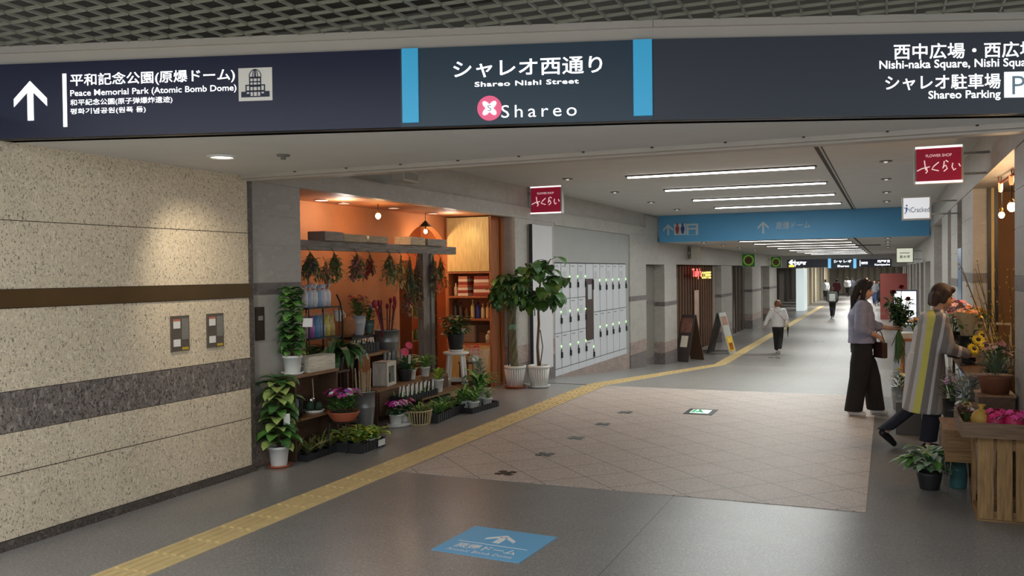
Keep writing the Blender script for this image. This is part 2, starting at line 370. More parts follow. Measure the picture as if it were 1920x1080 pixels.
# ------------------------------------------------------------------ corridor left wall (X = -5.2): piers, headers, openings
XW = -5.2
def pier(y0, y1, zb, xb=XW-.4, name='wall_left_pier', x=XW, top=2.54):
    c = (y0+y1)/2; lo = min(gz(y0), gz(y1))-.05; g = gz(c)
    def b_(z0, z1, d=0): B = MB(); B.bx(xb, x+d, y0, y1, z0, z1); return B
    B = MB()
    for z0, z1 in ((.62, 1.10), (1.11, 1.525), (1.638, 1.97), (1.98, 2.24), (2.25, top)):
        if z1 > z0: B.bx(xb, x, y0, y1, g+z0, (g+z1) if z1 != top else top)
    B.bx(xb+.01, x-.004, y0+.004, y1-.004, lo, top); struct(name, B, G_GREY)
    B = MB(); B.bx(xb, x+.002, y0-.002, y1+.002, g+1.53, g+1.634); struct('trim_band', B, G_DGREY)
    B = MB(); B.bx(xb, x+.003, y0-.003, y1+.003, lo, g+.35); struct('baseboard_left', B, G_DGREY if y0 > 8 else G_PBASE)
    B = MB(); B.bx(xb, x+.001, y0-.001, y1+.001, g+.35, g+.62); struct('wall_left_dado', B, G_PBASE)
pier(6.20, 7.05, 0)
pier(12.38, 14.07, 0)
pier(18.85, 20.25, 0); pier(22.1, 23.5, 0, top=1.86); pier(30.4, 32.6, 0, top=1.86); pier(37.8, 40.6, 0, top=1.86); pier(43.6, 46.6, 0, top=1.86)
b = MB(); b.bx(XW-.1, XW+.01, 7.05, 12.38, 2.54, 2.72); b.bx(XW-.4, XW+.01, 14.07, 18.85, 2.50, 2.72); b.bx(XW-.4, XW+.01, 6.28, 7.05, 2.541, 2.72)
b.bx(XW-.4, XW+.01, 12.38, 14.07, 2.541, 2.72); b.bx(XW-.4, XW+.01, 18.85, 20.25, 2.541, 2.72)
b.bx(XW-.4, XW-.04, 6.28, 21.5, 2.721, 3.1); struct('wall_left_header', b, G_GREY)
b = MB(); b.bx(XW-.4, XW, 20.25, 23.5, 1.86, 3.0); b.bx(XW-.4, XW, 23.5, 46.6, 1.87, 2.44); b.bx(XW-.4, XW, 53.5, 75, 1.87, 2.44)
struct('wall_left_far_header', b, G_GREY)
b = MB(); b.bx(XW-.32, XW-.28, 20.25, 22.1, -.75, 1.85); struct('door_1', b, mat('grey_door', (122, 118, 110), .5, 0, .05, 5))
b = MB(); b.bx(XW-.3, XW-.275, 20.25, 22.1, .88, .98); b.bx(XW-.3, XW-.275, 20.25, 22.1, -.75, -.45); struct('trim_8', b, G_DGREY)
# ------------------------------------------------------------------ corridor right wall (X = .86)
XR = .86
def rpier(y0, y1, name='wall_right_pier', d=.5, top=2.56):
    g = gz((y0+y1)/2); lo = min(gz(y0), gz(y1))-.02; B = MB()
    for z0, z1 in ((.35, 1.10), (1.11, 1.525), (1.638, 1.97), (1.98, 2.25), (2.26, top)): B.bx(XR, XR+d, y0, y1, g+z0, (g+z1) if z1 != top else top)
    B.bx(XR+.004, XR+d, y0+.004, y1-.004, lo, top); struct(name, B, G_GREY)
    B = MB(); B.bx(XR-.002, XR+d, y0-.002, y1+.002, g+1.53, g+1.634); struct('trim_band', B, G_DGREY)
    B = MB(); B.bx(XR-.003, XR+d, y0-.003, y1+.003, lo, g+.35); struct('baseboard_right', B, G_DGREY)
rpier(6.3, 7.46); rpier(10.95, 12.5, d=.14); rpier(13.3, 14.6); rpier(15.4, 17.0); rpier(19.9, 21.6)
b = MB(); b.bx(XR-.01, XR+.5, 7.46, 22, 2.56, 2.72); b.bx(XR+.03, XR+.5, 6.3, 21.45, 2.72, 3.1); b.bx(XR-.01, XR+.5, 6.3, 7.46, 2.561, 2.72)
struct('wall_right_header', b, G_GREY)
b = MB(); b.bx(XR+.22, XR+.5, 12.5, 19.9, -.6, 2.56); struct('wall_right_recess', b, G_PBASE)
b = MB(); b.bx(XR, XR+.4, 21.6, 75, 1.85, 2.44); struct('wall_right_far_header', b, G_GREY)
for k, y in enumerate((24.5, 28, 31.5, 36, 40.5, 46, 52, 58)):
    b = MB(); b.bx(XR, XR+.4, y, y+1.2, ZL, 1.86); struct('wall_right_far_pier', b, G_GREY)
b = MB(); b.bx(XR+.35, XR+.4, 21.6, 75, ZL, 1.9); struct('wall_right_far', b, mat('far_shop_right', (118, 108, 98), .5, 0, .3, 1.5))
# ------------------------------------------------------------------ far end
b = MB(); b.bx(-12, 8, 92, 92.3, ZL, 2.5); struct('wall_end', b, mat('end_wall', (196, 188, 172), .6, 0, .1, 2))
b = MB(); b.bx(-7.5, -7.3, 6.2, 92, ZL-.3, 3.2); struct('wall_left_outer', b, mat('far_shop_left', (70, 62, 56), .7, 0, .2, 2))
b = MB(); b.bx(2.2, 2.4, 6.2, 92, ZL-.3, 3.2); struct('wall_right_outer', b, mat('far_shop_left', (70, 62, 56)))
# ------------------------------------------------------------------ signs over the plaza
L_WHITE = glow('lit_white_letters', (250, 252, 255), 1.6)
L_DIM = glow('lit_white_soft', (236, 238, 240), .55)
M_NAVY = glow('navy_sign', (24, 27, 54), .2, (22, 25, 48)); M_SLATE = glow('slate_sign', (42, 62, 78), .22, (40, 54, 66)); M_CHAR = glow('charcoal_sign', (46, 50, 58), .35, (46, 50, 58))
L_CYAN = glow('lit_cyan', (60, 170, 215), .38, (60, 150, 190))
class Plane:                                         # a vertical plane: pixel -> point on it
    def __init__(s, p, q):
        s.p = Vector((p.x, p.y, 0)); s.U = (Vector((q.x, q.y, 0))-s.p).normalized(); s.V = Vector((0, 0, 1)); s.N = s.U.cross(s.V)
    def at(s, px, py, out=0.0):
        r = ray(px, py); O = s.p+s.N*out; k = (O-CP).dot(s.N)/r.dot(s.N); return CP+r*k
    def rect(s, px0, py0, px1, py1, out=0.0): return s.at(px0, py0, out), s.at(px1, py1, out)
def sign_text(name, body, P, x0, y0, x1, y1, m, parent, bold=.012, spacing=1.0, out=.022, slant=0.0):
    """lettering between lower-left pixel (x0, y0) and upper-right pixel (x1, y1) on plane P"""
    a, c = P.at(x0, y0, out), P.at(x1, y1, out); 
    return letters(name, body, a, P.U, P.V, (c-a).dot(P.U), c.z-a.z, m, parent, bold, spacing, depth=0.0, slant=slant)
def panel(P, a, c, z0, z1, out, th=.02):
    B = MB(); A = Vector((a.x, a.y, 0)); Cc = Vector((c.x, c.y, 0)); A -= P.N*(A-P.p).dot(P.N); Cc -= P.N*(Cc-P.p).dot(P.N)
    B.add([tuple(v) for z in (z0, z1) for v in ((A+P.N*out)+_z*z, (Cc+P.N*out)+_z*z, (Cc+P.N*(out-th))+_z*z, (A+P.N*(out-th))+_z*z)], [[3, 2, 1, 0], [4, 5, 6, 7], [0, 1, 5, 4], [1, 2, 6, 5], [2, 3, 7, 6], [3, 0, 4, 7]])
    return B
def arrow_poly(w, h, t):                              # upright arrow, local u,v
    return [[(-t/2, 0), (t/2, 0), (t/2, h*.9), (-t/2, h*.9)], [(-w/2, h*.52), (-w/2, h*.52-t*.2-.0), (-w/2, h*.36), (0, h*.80), (w/2, h*.36), (w/2, h*.56), (0, h)]]
def up_arrow(name, O, U, V, w, h, t, m, parent, th=.003):
    N = U.cross(V); B = MB()
    B.prism([(-t/2, 0), (t/2, 0), (t/2, h-t*1.3-t*.45), (0, h-t*1.31), (-t/2, h-t*1.3-t*.45)], th, O, U, V, N)
    B.prism([(-w/2, h-w/2), (-w/2, h-w/2-t*1.25), (0, h-t*1.3), (0, h)], th, O, U, V, N); B.prism([(0, h), (0, h-t*1.3), (w/2, h-w/2-t*1.25), (w/2, h-w/2)], th, O, U, V, N)
    return B.build(name, m, parent)
P1, P2, P3 = Plane(BM[1], BM[2]), Plane(BM[2], BM[3]), Plane(BM[3], BM[4])
t = thing('direction_sign', 'dark navy overhead sign with white up arrow and dome pictogram', 'sign')
panel(P1, BM[0], BM[2], 2.562, 3.018, .02).build('panel', M_NAVY, t)
a = P1.at(58, 226, .021); c = P1.at(58, 152, .021); up_arrow('arrow', a, P1.U, P1.V, .215, c.z-a.z, .038, L_WHITE, t)
a, c = P1.rect(119, 238, 124, 138, .021); panel(P1, a, c, a.z, c.z, .022, .004).build('divider', L_WHITE, t)
sign_text('lettering', '平和記念公園(原爆ドーム)', P1, 132, 165, 440, 127, L_WHITE, t, .010)
sign_text('lettering', 'Peace Memorial Park (Atomic Bomb Dome)', P1, 132, 184, 443, 158, L_WHITE, t, .006)
sign_text('lettering', '和平紀念公園(原子弹爆炸遺迹)', P1, 132, 200, 323, 180, L_WHITE, t, .004)
sign_text('lettering', '평화기념공원(원폭 돔)', P1, 132, 216, 273, 199, L_WHITE, t, .006)
a, c = P1.rect(448, 190, 510, 126, .021); pic = panel(P1, a, c, a.z, c.z, .023, .006).build('pictogram', glow('pictogram_plate', (200, 195, 185), .25, (200, 195, 185)), t)
B = MB(); u0 = P1.at(479, 182, .024); w = (c-a).dot(P1.U)/62; n = P1.N
def pr(x0, x1, y0, y1): B.prism([(x0*w, y0*w), (x1*w, y0*w), (x1*w, y1*w), (x0*w, y1*w)], .002, u0, P1.U, P1.V, n)
for (x0, x1, y0, y1) in ((-26, 26, 0, 2), (-26, -18, 2, 10), (18, 26, 2, 10), (-18, -10, 2, 6), (10, 18, 2, 6), (-18, -16, 6, 22), (16, 18, 6, 22), (-11, -9, 2, 36), (9, 11, 2, 36), (-4.5, -3, 2, 36), (3, 4.5, 2, 36), (-11, 11, 33, 36), (-18, -9, 20, 22), (9, 18, 20, 22), (-11, 11, 18, 22), (-11, 11, 26, 28), (-16, 16, 9, 12)): pr(x0, x1, y0, y1)
for R in (11, 4.5, .8):
    for k in range(10):
        a0, a1 = PI*k/10, PI*(k+1)/10; p, q = u0+P1.U*R*w*math.cos(a0)+P1.V*w*(36+13*math.sin(a0)), u0+P1.U*R*w*math.cos(a1)+P1.V*w*(36+13*math.sin(a1)); B.bar(p, q, .004, .004, n)
B.build('dome_drawing', M_NAVY, pic)
t = thing('street_sign', 'slate blue overhead sign between two glowing cyan strips, with round pink emblem', 'sign')
panel(P2, BM[2], BM[3], 2.562, 3.018, .02).build('panel', M_SLATE, t)
for x0, x1 in ((757, 787), (1188, 1223)):
    a, c = P2.at(x0, 230, .0), P2.at(x1, 230, .0); panel(P2, a, c, 2.585, 3.016, .034, .014).build('light_strip', L_CYAN, t)
sign_text('lettering', 'シャレオ西通り', P2, 850, 147, 1129, 104, L_WHITE, t, .010)
sign_text('lettering', 'Shareo Nishi Street', P2, 890, 163, 1085, 147, L_WHITE, t, .018, 1.08)
sign_text('lettering', 'Shareo', P2, 940, 221, 1081, 193, L_WHITE, t, -.004, 1.35)
q = P2.at(918, 203, .021); B = MB(); R = .072
B.prism([(R*math.cos(2*PI*k/32), R*math.sin(2*PI*k/32)) for k in range(32)], .004, q, P2.U, P2.V, P2.N); em = B.build('emblem', glow('emblem_pink', (222, 92, 128), .55, (214, 90, 124)), t)
B = MB(); R = .047
B.prism([(R*(.72+.30*math.cos(4*(x-PI/4)))*math.cos(x)*1.1, R*(.72+.30*math.cos(4*(x-PI/4)))*math.sin(x)*1.1) for x in [2*PI*k/48 for k in range(48)]], .003, q+P2.N*.004, P2.U, P2.V, P2.N); B.build('flower_shape', L_WHITE, em)
letters('lettering', 'S', q+P2.N*.009-P2.V*.018, P2.U, P2.V, .024, .036, mat('emblem_grey', (110, 120, 130), .5, 0, 0), em, 0.0, align='c', depth=0)
t = thing('parking_sign', 'charcoal overhead sign with white square and parking lettering', 'sign')
panel(P3, BM[3], BM[5], 2.562, 3.018, .02).build('panel', M_CHAR, t)
sign_text('lettering', '西中広場・西広場', P3, 1676, 112, 1945, 77, L_WHITE, t, .011)
sign_text('lettering', 'Nishi-naka Square, Nishi Square', P3, 1649, 134, 1944, 108, L_WHITE, t, .012)
sign_text('lettering', 'シャレオ駐車場', P3, 1660, 170, 1876, 137, L_WHITE, t, .011)
sign_text('lettering', 'Shareo Parking', P3, 1741, 190, 1876, 168, L_WHITE, t, .012)
a, c = P3.rect(1883, 183, 1942, 134, .021); pb = panel(P3, a, c, a.z, c.z, .023, .006).build('parking_symbol', glow('lit_white_box', (240, 246, 248), 1.2), t)
sign_text('lettering', 'P', P3, 1898, 177, 1922, 142, mat('grey_blue_letter', (150, 175, 190), .4, 0, 0), pb, .0, out=.026)
# ------------------------------------------------------------------ blue banner on the bulkhead
YB = 21.43
P4 = Plane(Vector((-5.3, YB, 0)), Vector((1, YB, 0)))
M_BLUE = mat('banner_blue', (84, 156, 204), .5, 0, .03, 2); M_PALE = mat('banner_pale', (176, 192, 200), .5, 0, 0); M_PALE2 = mat('banner_faint', (112, 156, 186), .5, 0, 0)
t = thing('hanging_banner', 'wide sky blue banner with arrows and restroom symbols across the corridor', 'banner')
panel(P4, Vector((-5.17, YB, 0)), Vector((.845, YB, 0)), 2.40, 3.045, .02).build('panel', M_BLUE, t)
for x, y0, y1 in ((1253, 441, 420), (1431, 438, 415)):
    a, c = P4.at(x, y0, .021), P4.at(x, y1, .021); up_arrow('arrow', a, P4.U, P4.V, .25, c.z-a.z, .045, M_PALE, t)
a, c = P4.rect(1264, 441, 1286, 419, .021); pc = panel(P4, a, c, a.z, c.z, .023, .006).build('restroom_symbol', M_PALE, t)
for x, cc in ((1270, (150, 60, 62)), (1280, (50, 66, 120))):
    B = MB(); q = P4.at(x, 438, .024); B.prism([(-.025, 0), (.025, 0), (.05, .12), (.025, .19), (-.025, .19), (-.05, .12)], .003, q, P4.U, P4.V, P4.N); B.prism([(.028*math.cos(k*.6283), .222+.028*math.sin(k*.6283)) for k in range(10)], .003, q, P4.U, P4.V, P4.N)
    B.build('figure', mat('figure_%d' % cc[0], cc, .5, 0, 0), pc)
a, c = P4.rect(1287, 441, 1309, 419, .021); pc = panel(P4, a, c, a.z, c.z, .023, .006).build('locker_symbol', M_PALE, t)
B = MB(); q = P4.at(1298, 440, .024); B.prism([(-.085, 0), (.085, 0), (.085, .12), (-.085, .12)], .003, q, P4.U, P4.V, P4.N); B.prism([(-.09, .17), (.09, .17), (.09, .22), (-.09, .22)], .003, q, P4.U, P4.V, P4.N); B.build('case_shape', M_BLUE, pc)
a, c = P4.rect(1448, 444, 1449, 408, .021); panel(P4, a, c, a.z, c.z, .022, .004).build('divider', M_PALE2, t)
sign_text('lettering', '原爆ドーム', P4, 1455, 430, 1519, 414, M_PALE, t, .008)
sign_text('lettering', 'Atomic Bomb Dome', P4, 1455, 438, 1529, 430, M_PALE2, t, .0)
# ------------------------------------------------------------------ blade signs on the walls
def blade(name, label, px0, px1, ptop, pbot, Y, face, edge, parts, group=None, bracket=None, lit=None, th=.09):
    P = Plane(Vector((-9, Y, 0)), Vector((9, Y, 0))); a, c = P.at(px0, pbot), P.at(px1, ptop); w, h = c.x-a.x, c.z-a.z
    o = thing(name, label, 'sign', (a.x, Y, a.z), 0, group); B = MB(); e = min(.02, w*.06)
    B.bx(0, w, 0, th, 0, h); B.build('case', edge, o)
    B = MB(); B.bx(e, w-e, -.006, 0, e, h-e); B.build('face', face, o)
    if lit:
        for z in (e*.2, h-e*1.2): B = MB(); B.bx(e*.6, w-e*.6, -.012, 0, z, z+e); B.build('light_strip', lit, o)
    for (txt, fx, fy, fw, fh, m, bold) in parts:
        letters('lettering', txt, Vector((w*fx, -.009, h*fy)), Vector((1, 0, 0)), Vector((0, 0, 1)), w*fw, h*fh, m, o, bold, depth=.001)
    if bracket:
        B = MB(); x0, x1 = (w, w+bracket) if bracket > 0 else (bracket, 0); B.bx(x0, x1, th*.3, th*.7, h*.2, h*.26); B.build('bracket', M_STEEL, o); B = MB(); B.bx(x0, x1, th*.3, th*.7, h*.74, h*.8); B.build('bracket', M_STEEL, o)
    return o, w, h
M_WINE = glow('wine_red_face', (150, 22, 50), .35, (140, 24, 50)); L_TUBE = glow('sign_tube', (255, 250, 245), 1.1); M_PINKL = glow('pale_pink_letter', (235, 205, 210), .6)
M_SIGNFR = mat('sign_frame', (190, 188, 184), .4, .3, .03, 5)
def brush(o, w, h, m):                                # four brushed characters drawn as strokes
    B = MB()
    S = [[(.06, .35), (.16, .41), (.32, .45)], [(.21, .62), (.225, .46), (.24, .36)], [(.25, .43), (.27, .33), (.235, .28)],
         [(.50, .56), (.40, .46), (.36, .38), (.50, .33)], [(.61, .58), (.60, .46), (.58, .39)], [(.58, .42), (.64, .47), (.67, .38), (.60, .31)], [(.64, .60), (.69, .55)],
         [(.78, .52), (.765, .42), (.80, .33), (.84, .37)], [(.90, .50), (.93, .42)]]
    for s in S: B.path([(w*x, -.010, h*y) for x, y in s], [w*.013]*len(s), 6)
    B.build('brush_lettering', m, o)
for args in ((994, 1053, 347, 402, 13.0, 'red square flower shop blade sign beside the white notice board', -.12), (1714, 1807, 270, 346, 9.35, 'large red square flower shop blade sign above the bouquet stand', .22)):
    o, w, h = blade('blade_sign', args[5], *args[:5], M_WINE, M_SIGNFR, (('FLOWER SHOP', .24, .70, .52, .075, M_PINKL, 0),), 'red flower shop blade signs', args[6], L_TUBE)
    brush(o, w, h, M_PINKL)
M_ICW = glow('white_sign_face', (222, 226, 232), .62, (225, 228, 232)); M_ICB = mat('sign_blue', (60, 120, 200), .5, 0, 0); M_ICG = mat('sign_grey_letters', (92, 116, 150), .5, 0, 0)
o, w, h = blade('blade_sign', 'small white blade sign with blue mark and grey lettering, under the large red sign', 1691, 1746, 367, 413, 13.2, M_ICW, M_SIGNFR, (('iCracked', .26, .32, .68, .22, M_ICG, .0),), None, .36)
B = MB(); B.caps([(w*.15, -.01, h*.36), (w*.16, -.01, h*.52)], [w*.02, w*.026], 8); B.ell((w*.165, -.01, h*.62), (w*.03, .004, w*.03), 8, 6); B.caps([(w*.08, -.01, h*.52), (w*.16, -.01, h*.50), (w*.23, -.01, h*.44)], [w*.014]*3, 6); B.caps([(w*.16, -.01, h*.36), (w*.10, -.01, h*.28)], [w*.014]*2, 6); B.build('figure_mark', M_ICB, o)
M_CRM = glow('cream_sign_face', (222, 226, 205), .6, (225, 228, 208))
blade('blade_sign', 'cream blade sign with small black brush characters, under the far right ceiling', 1680, 1713, 464, 493, 26.0, M_CRM, mat('sign_olive_frame', (110, 112, 88), .5, 0, 0), (('●●●●●●', .22, .62, .55, .06, M_BLACK, 0), ('喜水亭', .2, .30, .6, .2, M_BLACK, .01)), None, .2)
M_GRN = glow('green_sign_face', (40, 100, 34), .22, (44, 98, 40)); M_GLD = glow('gold_ring', (150, 165, 70), .35, (150, 160, 80))
for args in ((1391, 1416, 475, 501, 35.0, 'green square blade sign with gold ring, nearer of two over the cafe'), (1445, 1465, 481, 502, 43.5, 'green square blade sign with gold ring, beyond the other green sign')):
    o, w, h = blade('blade_sign', args[5], *args[:5], M_GRN, M_SIGNFR, (), 'green ring signs over the cafe', -.1)
    B = MB()
    for R, r in ((.36, .022), (.30, .008)): B.path([(w*.5+w*R*math.cos(2*PI*k/28), -.008, h*.5+h*R*math.sin(2*PI*k/28)) for k in range(29)], w*r, 6)
    B.build('gold_ring', M_GLD, o); B = MB(); B.lathe([(w*.27, 0), (w*.27, .004)], (w*.5, -.006, h*.5), 24, True, True, Matrix.Rotation(PI/2, 4, 'X')); B.build('medallion', mat('medallion_brown', (96, 78, 44), .5, 0, .1, 20), o)
# ------------------------------------------------------------------ cafe lettering behind the glass (faces the corridor)
PC = Plane(Vector((XW-.02, 0, 0)), Vector((XW-.02, 10, 0)))
t = thing('neon_sign', 'red and yellow lit lettering in the cafe window', 'sign')
sign_text('red_lettering', "Tully's", PC, 1298, 524, 1315, 503, glow('neon_red', (255, 22, 22), 2.2), t, .03, 1.0, .02)
sign_text('yellow_lettering', 'COFFEE', PC, 1315.5, 523, 1333, 509, glow('neon_yellow', (255, 205, 30), 2.0), t, .03, 1.0, .02)
a, c = PC.rect(1296, 516, 1334, 514, .005); B = MB(); B.bx(XW-.235, XW-.01, a.y, c.y, a.z, c.z); B.build('mounting_rail', M_BLACK, t)
# ------------------------------------------------------------------ far junction signs
YF = 49.0; P5 = Plane(Vector((-9, YF, 0)), Vector((9, YF, 0)))
b = MB(); b.bx(-7.2, 1.2, YF+.02, YF+.4, 1.78, 2.44); struct('beam_far', b, M_CEIL)
def farbox(name, label, x0, x1, y0, y1, m, bits, out=.02):
    o = thing(name, label, 'sign'); a, c = P5.rect(x0, y1, x1, y0); panel(P5, a, c, a.z, c.z, out, .06).build('panel', m, o)
    for nm, u0, v0, u1, v1, mm in bits:
        a, c = P5.rect(u0, v1, u1, v0, out+.005); panel(P5, a, c, a.z, c.z, out+.012, .02).build(nm, mm, o)
    return o
L_Y = glow('lit_yellow', (240, 215, 30), 1.0); L_C2 = glow('lit_cyan_far', (70, 180, 235), .9)
o = farbox('direction_sign', 'distant dark sign with left arrow and yellow exit block', 1476, 1552, 486, 502, M_CHAR, (('divider', 1490, 488, 1491.4, 500, L_WHITE), ('yellow_block', 1479, 496.5, 1489, 501, L_Y)))
a = P5.at(1478.5, 492.3, .03); up_arrow('arrow', a+P5.U*.36, P5.V, -P5.U, .26, .36, .09, L_WHITE, o)
sign_text('lettering', '紙屋町', P5, 1492.5, 497.5, 1512, 490, L_WHITE, o, .03, out=.03)
o = farbox('street_sign', 'distant blue street sign between two bright cyan strips', 1552, 1606, 485, 503.5, M_SLATE, (('light_strip', 1552.5, 485, 1558, 503, L_C2), ('light_strip', 1600, 485, 1605.5, 503, L_C2)))
sign_text('lettering', 'シャレオ', P5, 1563, 493, 1597, 487, L_WHITE, o, .03, out=.03); sign_text('lettering', 'Shareo', P5, 1570, 501, 1592, 496.5, L_WHITE, o, .02, out=.03)
o = farbox('direction_sign', 'distant navy sign with white lettering right of the far cyan strips', 1607, 1671, 485.5, 501, M_NAVY, (('divider', 1612, 488, 1613.2, 499, L_WHITE),))
sign_text('lettering', '市役所', P5, 1614.5, 496, 1627, 490.5, L_WHITE, o, .03, out=.03); sign_text('lettering', '紙屋町東', P5, 1645, 492.5, 1669, 487, L_WHITE, o, .03, out=.03); sign_text('lettering', 'Kamiyacho', P5, 1640, 499, 1669, 494, L_WHITE, o, .02, out=.03)
# ------------------------------------------------------------------ ceiling fixtures
L_LAMP = glow('tube_light', (255, 250, 242), 9.0)
M_TUBEB = mat('tube_housing', (70, 68, 66), .5, 0, 0)
def tube_light(y, z, x0=-3.38, x1=-.88, label='', n=None):
    o = thing('ceiling_tube_light', label, 'ceiling light', (x0, y, z), 0, 'tube lights along the corridor ceiling'); L = x1-x0
    B = MB(); B.bx(-.03, L+.03, -.055, .055, -.018, 0); B.build('housing', M_TUBEB, o)
    dz = .034 if z > 3 else .021; B = MB(); B.bx(0, L, -.03, .03, -dz, -.012); B.build('diffuser', L_LAMP, o)
ORD = ['first', 'second', 'third', 'fourth', 'fifth', 'sixth', 'seventh', 'eighth', 'ninth', 'tenth']
for k, y in enumerate((12.2, 14.5, 16.8, 19.1)): tube_light(y, 3.05, label='long white tube light in the high ceiling, %s from the street sign' % ORD[k])
for k, y in enumerate((22.4, 25.0, 27.8, 30.6, 34.5, 37.5, 41.0, 44.5)): tube_light(y, 2.42, label='long white tube light in the low ceiling, %s beyond the blue banner' % ORD[k])
for y in (12.2, 14.5, 16.8, 19.1): lamp('corridor_area_light', 'AREA', (-2.1, y, 3.005), 48, (.95, 1, .98), 2.4, (-2.1, y, 0), size_y=.08)
for y in (22.4, 27.8, 34.5, 41.0, 44.5): lamp('corridor_area_light', 'AREA', (-2.1, y, 2.392), 85, (.97, 1, .98), 2.4, (-2.1, y, 0), size_y=.06)
for y in (52, 60, 70, 82): lamp('corridor_area_light', 'AREA', (-2.1, y, 2.38), 120 if y == 52 else 300, (1, 1, .97), 2.4, (-2.1, y, 0), size_y=.3)  # no tubes hang here: area lights added to brighten the far end
M_CHROME = mat('chrome', (200, 198, 194), .2, 1, 0)
M_HOLE = mat('downlight_hole', (36, 34, 32), .7, 0, 0)
def downlight(p, label, lit=None, r=.075, group='recessed downlights'):
    o = thing('downlight', label, 'downlight', p, 0, group)
    B = MB(); B.lathe([(r, 0), (r*1.02, -.012), (r*.8, -.014), (r*.74, -.004)], n=24, cap0=False); B.build('ring', mat('downlight_ring', (120, 118, 114), .45, .4, 0) if not lit else M_WHITE, o, True)
    B = MB(); B.lathe([(r*.76, -.006), (.001, -.0065)], n=20, cap0=False); B.build('lens', lit or M_HOLE, o)
    if not lit: B = MB(); B.ell((0, 0, -.012), (r*.34, r*.34, .016), 12, 6); B.build('bulb', glow('dim_bulb', (235, 232, 222), .5), o)
q = atZ(416, 293, 2.56)
downlight(q, 'lit round downlight in the soffit above the granite wall', glow('warm_lens', (255, 240, 214), 5.0), .105, None)
gp = atX(385, 500, XL); lamp('soffit_downlight', 'SPOT', (q.x, q.y, 2.53), 44, (1, .88, .68), .05, (XL, gp.y, 1.45), 78, 1.0)
q = atZ(531, 290, 2.56); o = thing('smoke_detector', 'small grey ceiling sensor beside the lit downlight', 'detector', q); B = MB(); B.lathe([(.045, 0), (.045, -.012), (.02, -.016), (.018, -.034), (.002, -.036)], n=18); B.build('body', mat('sensor_grey', (120, 114, 106), .5, 0, 0), o, True)
for k, y in enumerate((12.1, 14.5, 17.0, 19.3)):
    downlight((-4.25, y, 3.05), 'unlit downlight in the high ceiling on the locker side, %s from the beam' % ORD[k])
    downlight((-.02, y, 3.05), 'unlit downlight in the high ceiling strip by the right wall, %s from the beam' % ORD[k])
for k, y in enumerate((22.6, 25.5, 28.5, 32)):
    downlight((-4.3, y, 2.42), 'unlit downlight in the low ceiling on the cafe side, %s beyond the banner' % ORD[k])
    downlight((-.0, y, 2.42), 'unlit downlight in the low ceiling near the cream sign, %s beyond the banner' % ORD[k])
q = atZ(1628, 459, 2.42); B = MB(); B.bx(-.35, .35, -.12, .12, -.02, 0); o = B.build('ceiling_vent', M_HOLE); o.location = q; tag(o, 'dark slot vent in the low ceiling past the banner', 'vent')
# wall speakers
def speaker(p, rz, label, w=.26, h=.2, d=.18):
    o = thing('wall_speaker', label, 'speaker', p, rz); B = MB(); B.prism([(0, 0), (w, 0), (w, h), (0, h)], d, (-w/2, 0, 0)); B.build('case', mat('speaker_cream', (196, 190, 176), .5, 0, .03, 8), o, bevel=.012)
    B = MB(); B.bx(-w/2+.02, w/2-.02, -d-.006, -d, .02, h-.02); B.build('grille', mat('speaker_grille', (150, 146, 136), .6, 0, .1, 60), o); B = MB(); B.bx(-.02, .02, -.02, .06, h*.4, h*.6); B.build('bracket', M_STEEL, o)
q = atX(745, 332, XW+.12); speaker((XW+.14, q.y, 2.73), PI/2, 'cream box speaker on the ledge over the flower shop', .34, .12, .16)
q = atX(1291, 476, XW); speaker((XW+.05, q.y, q.z-.15), PI/2+.3, 'cream wall speaker above the cafe entrance', .3, .34, .26)
# wall panels with switches on the granite wall
def service_panel(px, py, label):
    q = atX(px, py, XL); o = thing('service_panel', label, 'panel', (XL, q.y, q.z), PI/2, 'metal service panels on the granite wall'); h, w = .275, .19
    B = MB(); B.bx(-w/2, w/2, -.014, .01, -h/2, h/2); B.build('plate', mat('panel_bronze_grey', (112, 104, 96), .4, .5, .06, 20), o)
    for z in (.04, -.10): B = MB(); B.bx(-w/2+.02, -.005, -.018, -.012, z, z+.055); B.build('socket_cover', M_WHITE, o)
    B = MB(); B.bx(-w/2+.02, -.005, -.0175, -.012, .096, .112); B.build('red_strip', mat('red_strip', (190, 110, 90), .5, 0, 0), o)
    B = MB(); B.bx(.012, w/2-.012, -.018, -.012, -.05, .115); B.build('cover', mat('cover_grey', (150, 150, 144), .35, .5, .08, 30), o)
    B = MB(); B.bx(.015, w/2-.016, -.018, -.012, -h/2+.008, -h/2+.028); B.build('yellow_sticker', mat('yellow_sticker', (190, 160, 40), .5, 0, .1, 60), o)
service_panel(336, 625, 'metal service panel on the granite wall, farther from the flower shop'); service_panel(402, 619, 'metal service panel on the granite wall, nearer the flower shop')
q = atX(486, 607, XW); B = MB(); B.bx(0, .012, -.06, .06, -.15, .15); o = B.build('switch_plate', mat('bronze_plate', (84, 76, 68), .4, .6, .06, 10)); o.location = (XW, q.y, q.z); tag(o, 'dark bronze switch plate on the pier behind the tall potted plant', 'switch')
B = MB(); B.bx(.012, .02, -.03, .03, .03, .07); B.build('switch', mat('switch_grey', (150, 144, 140), .5, 0, 0), o)
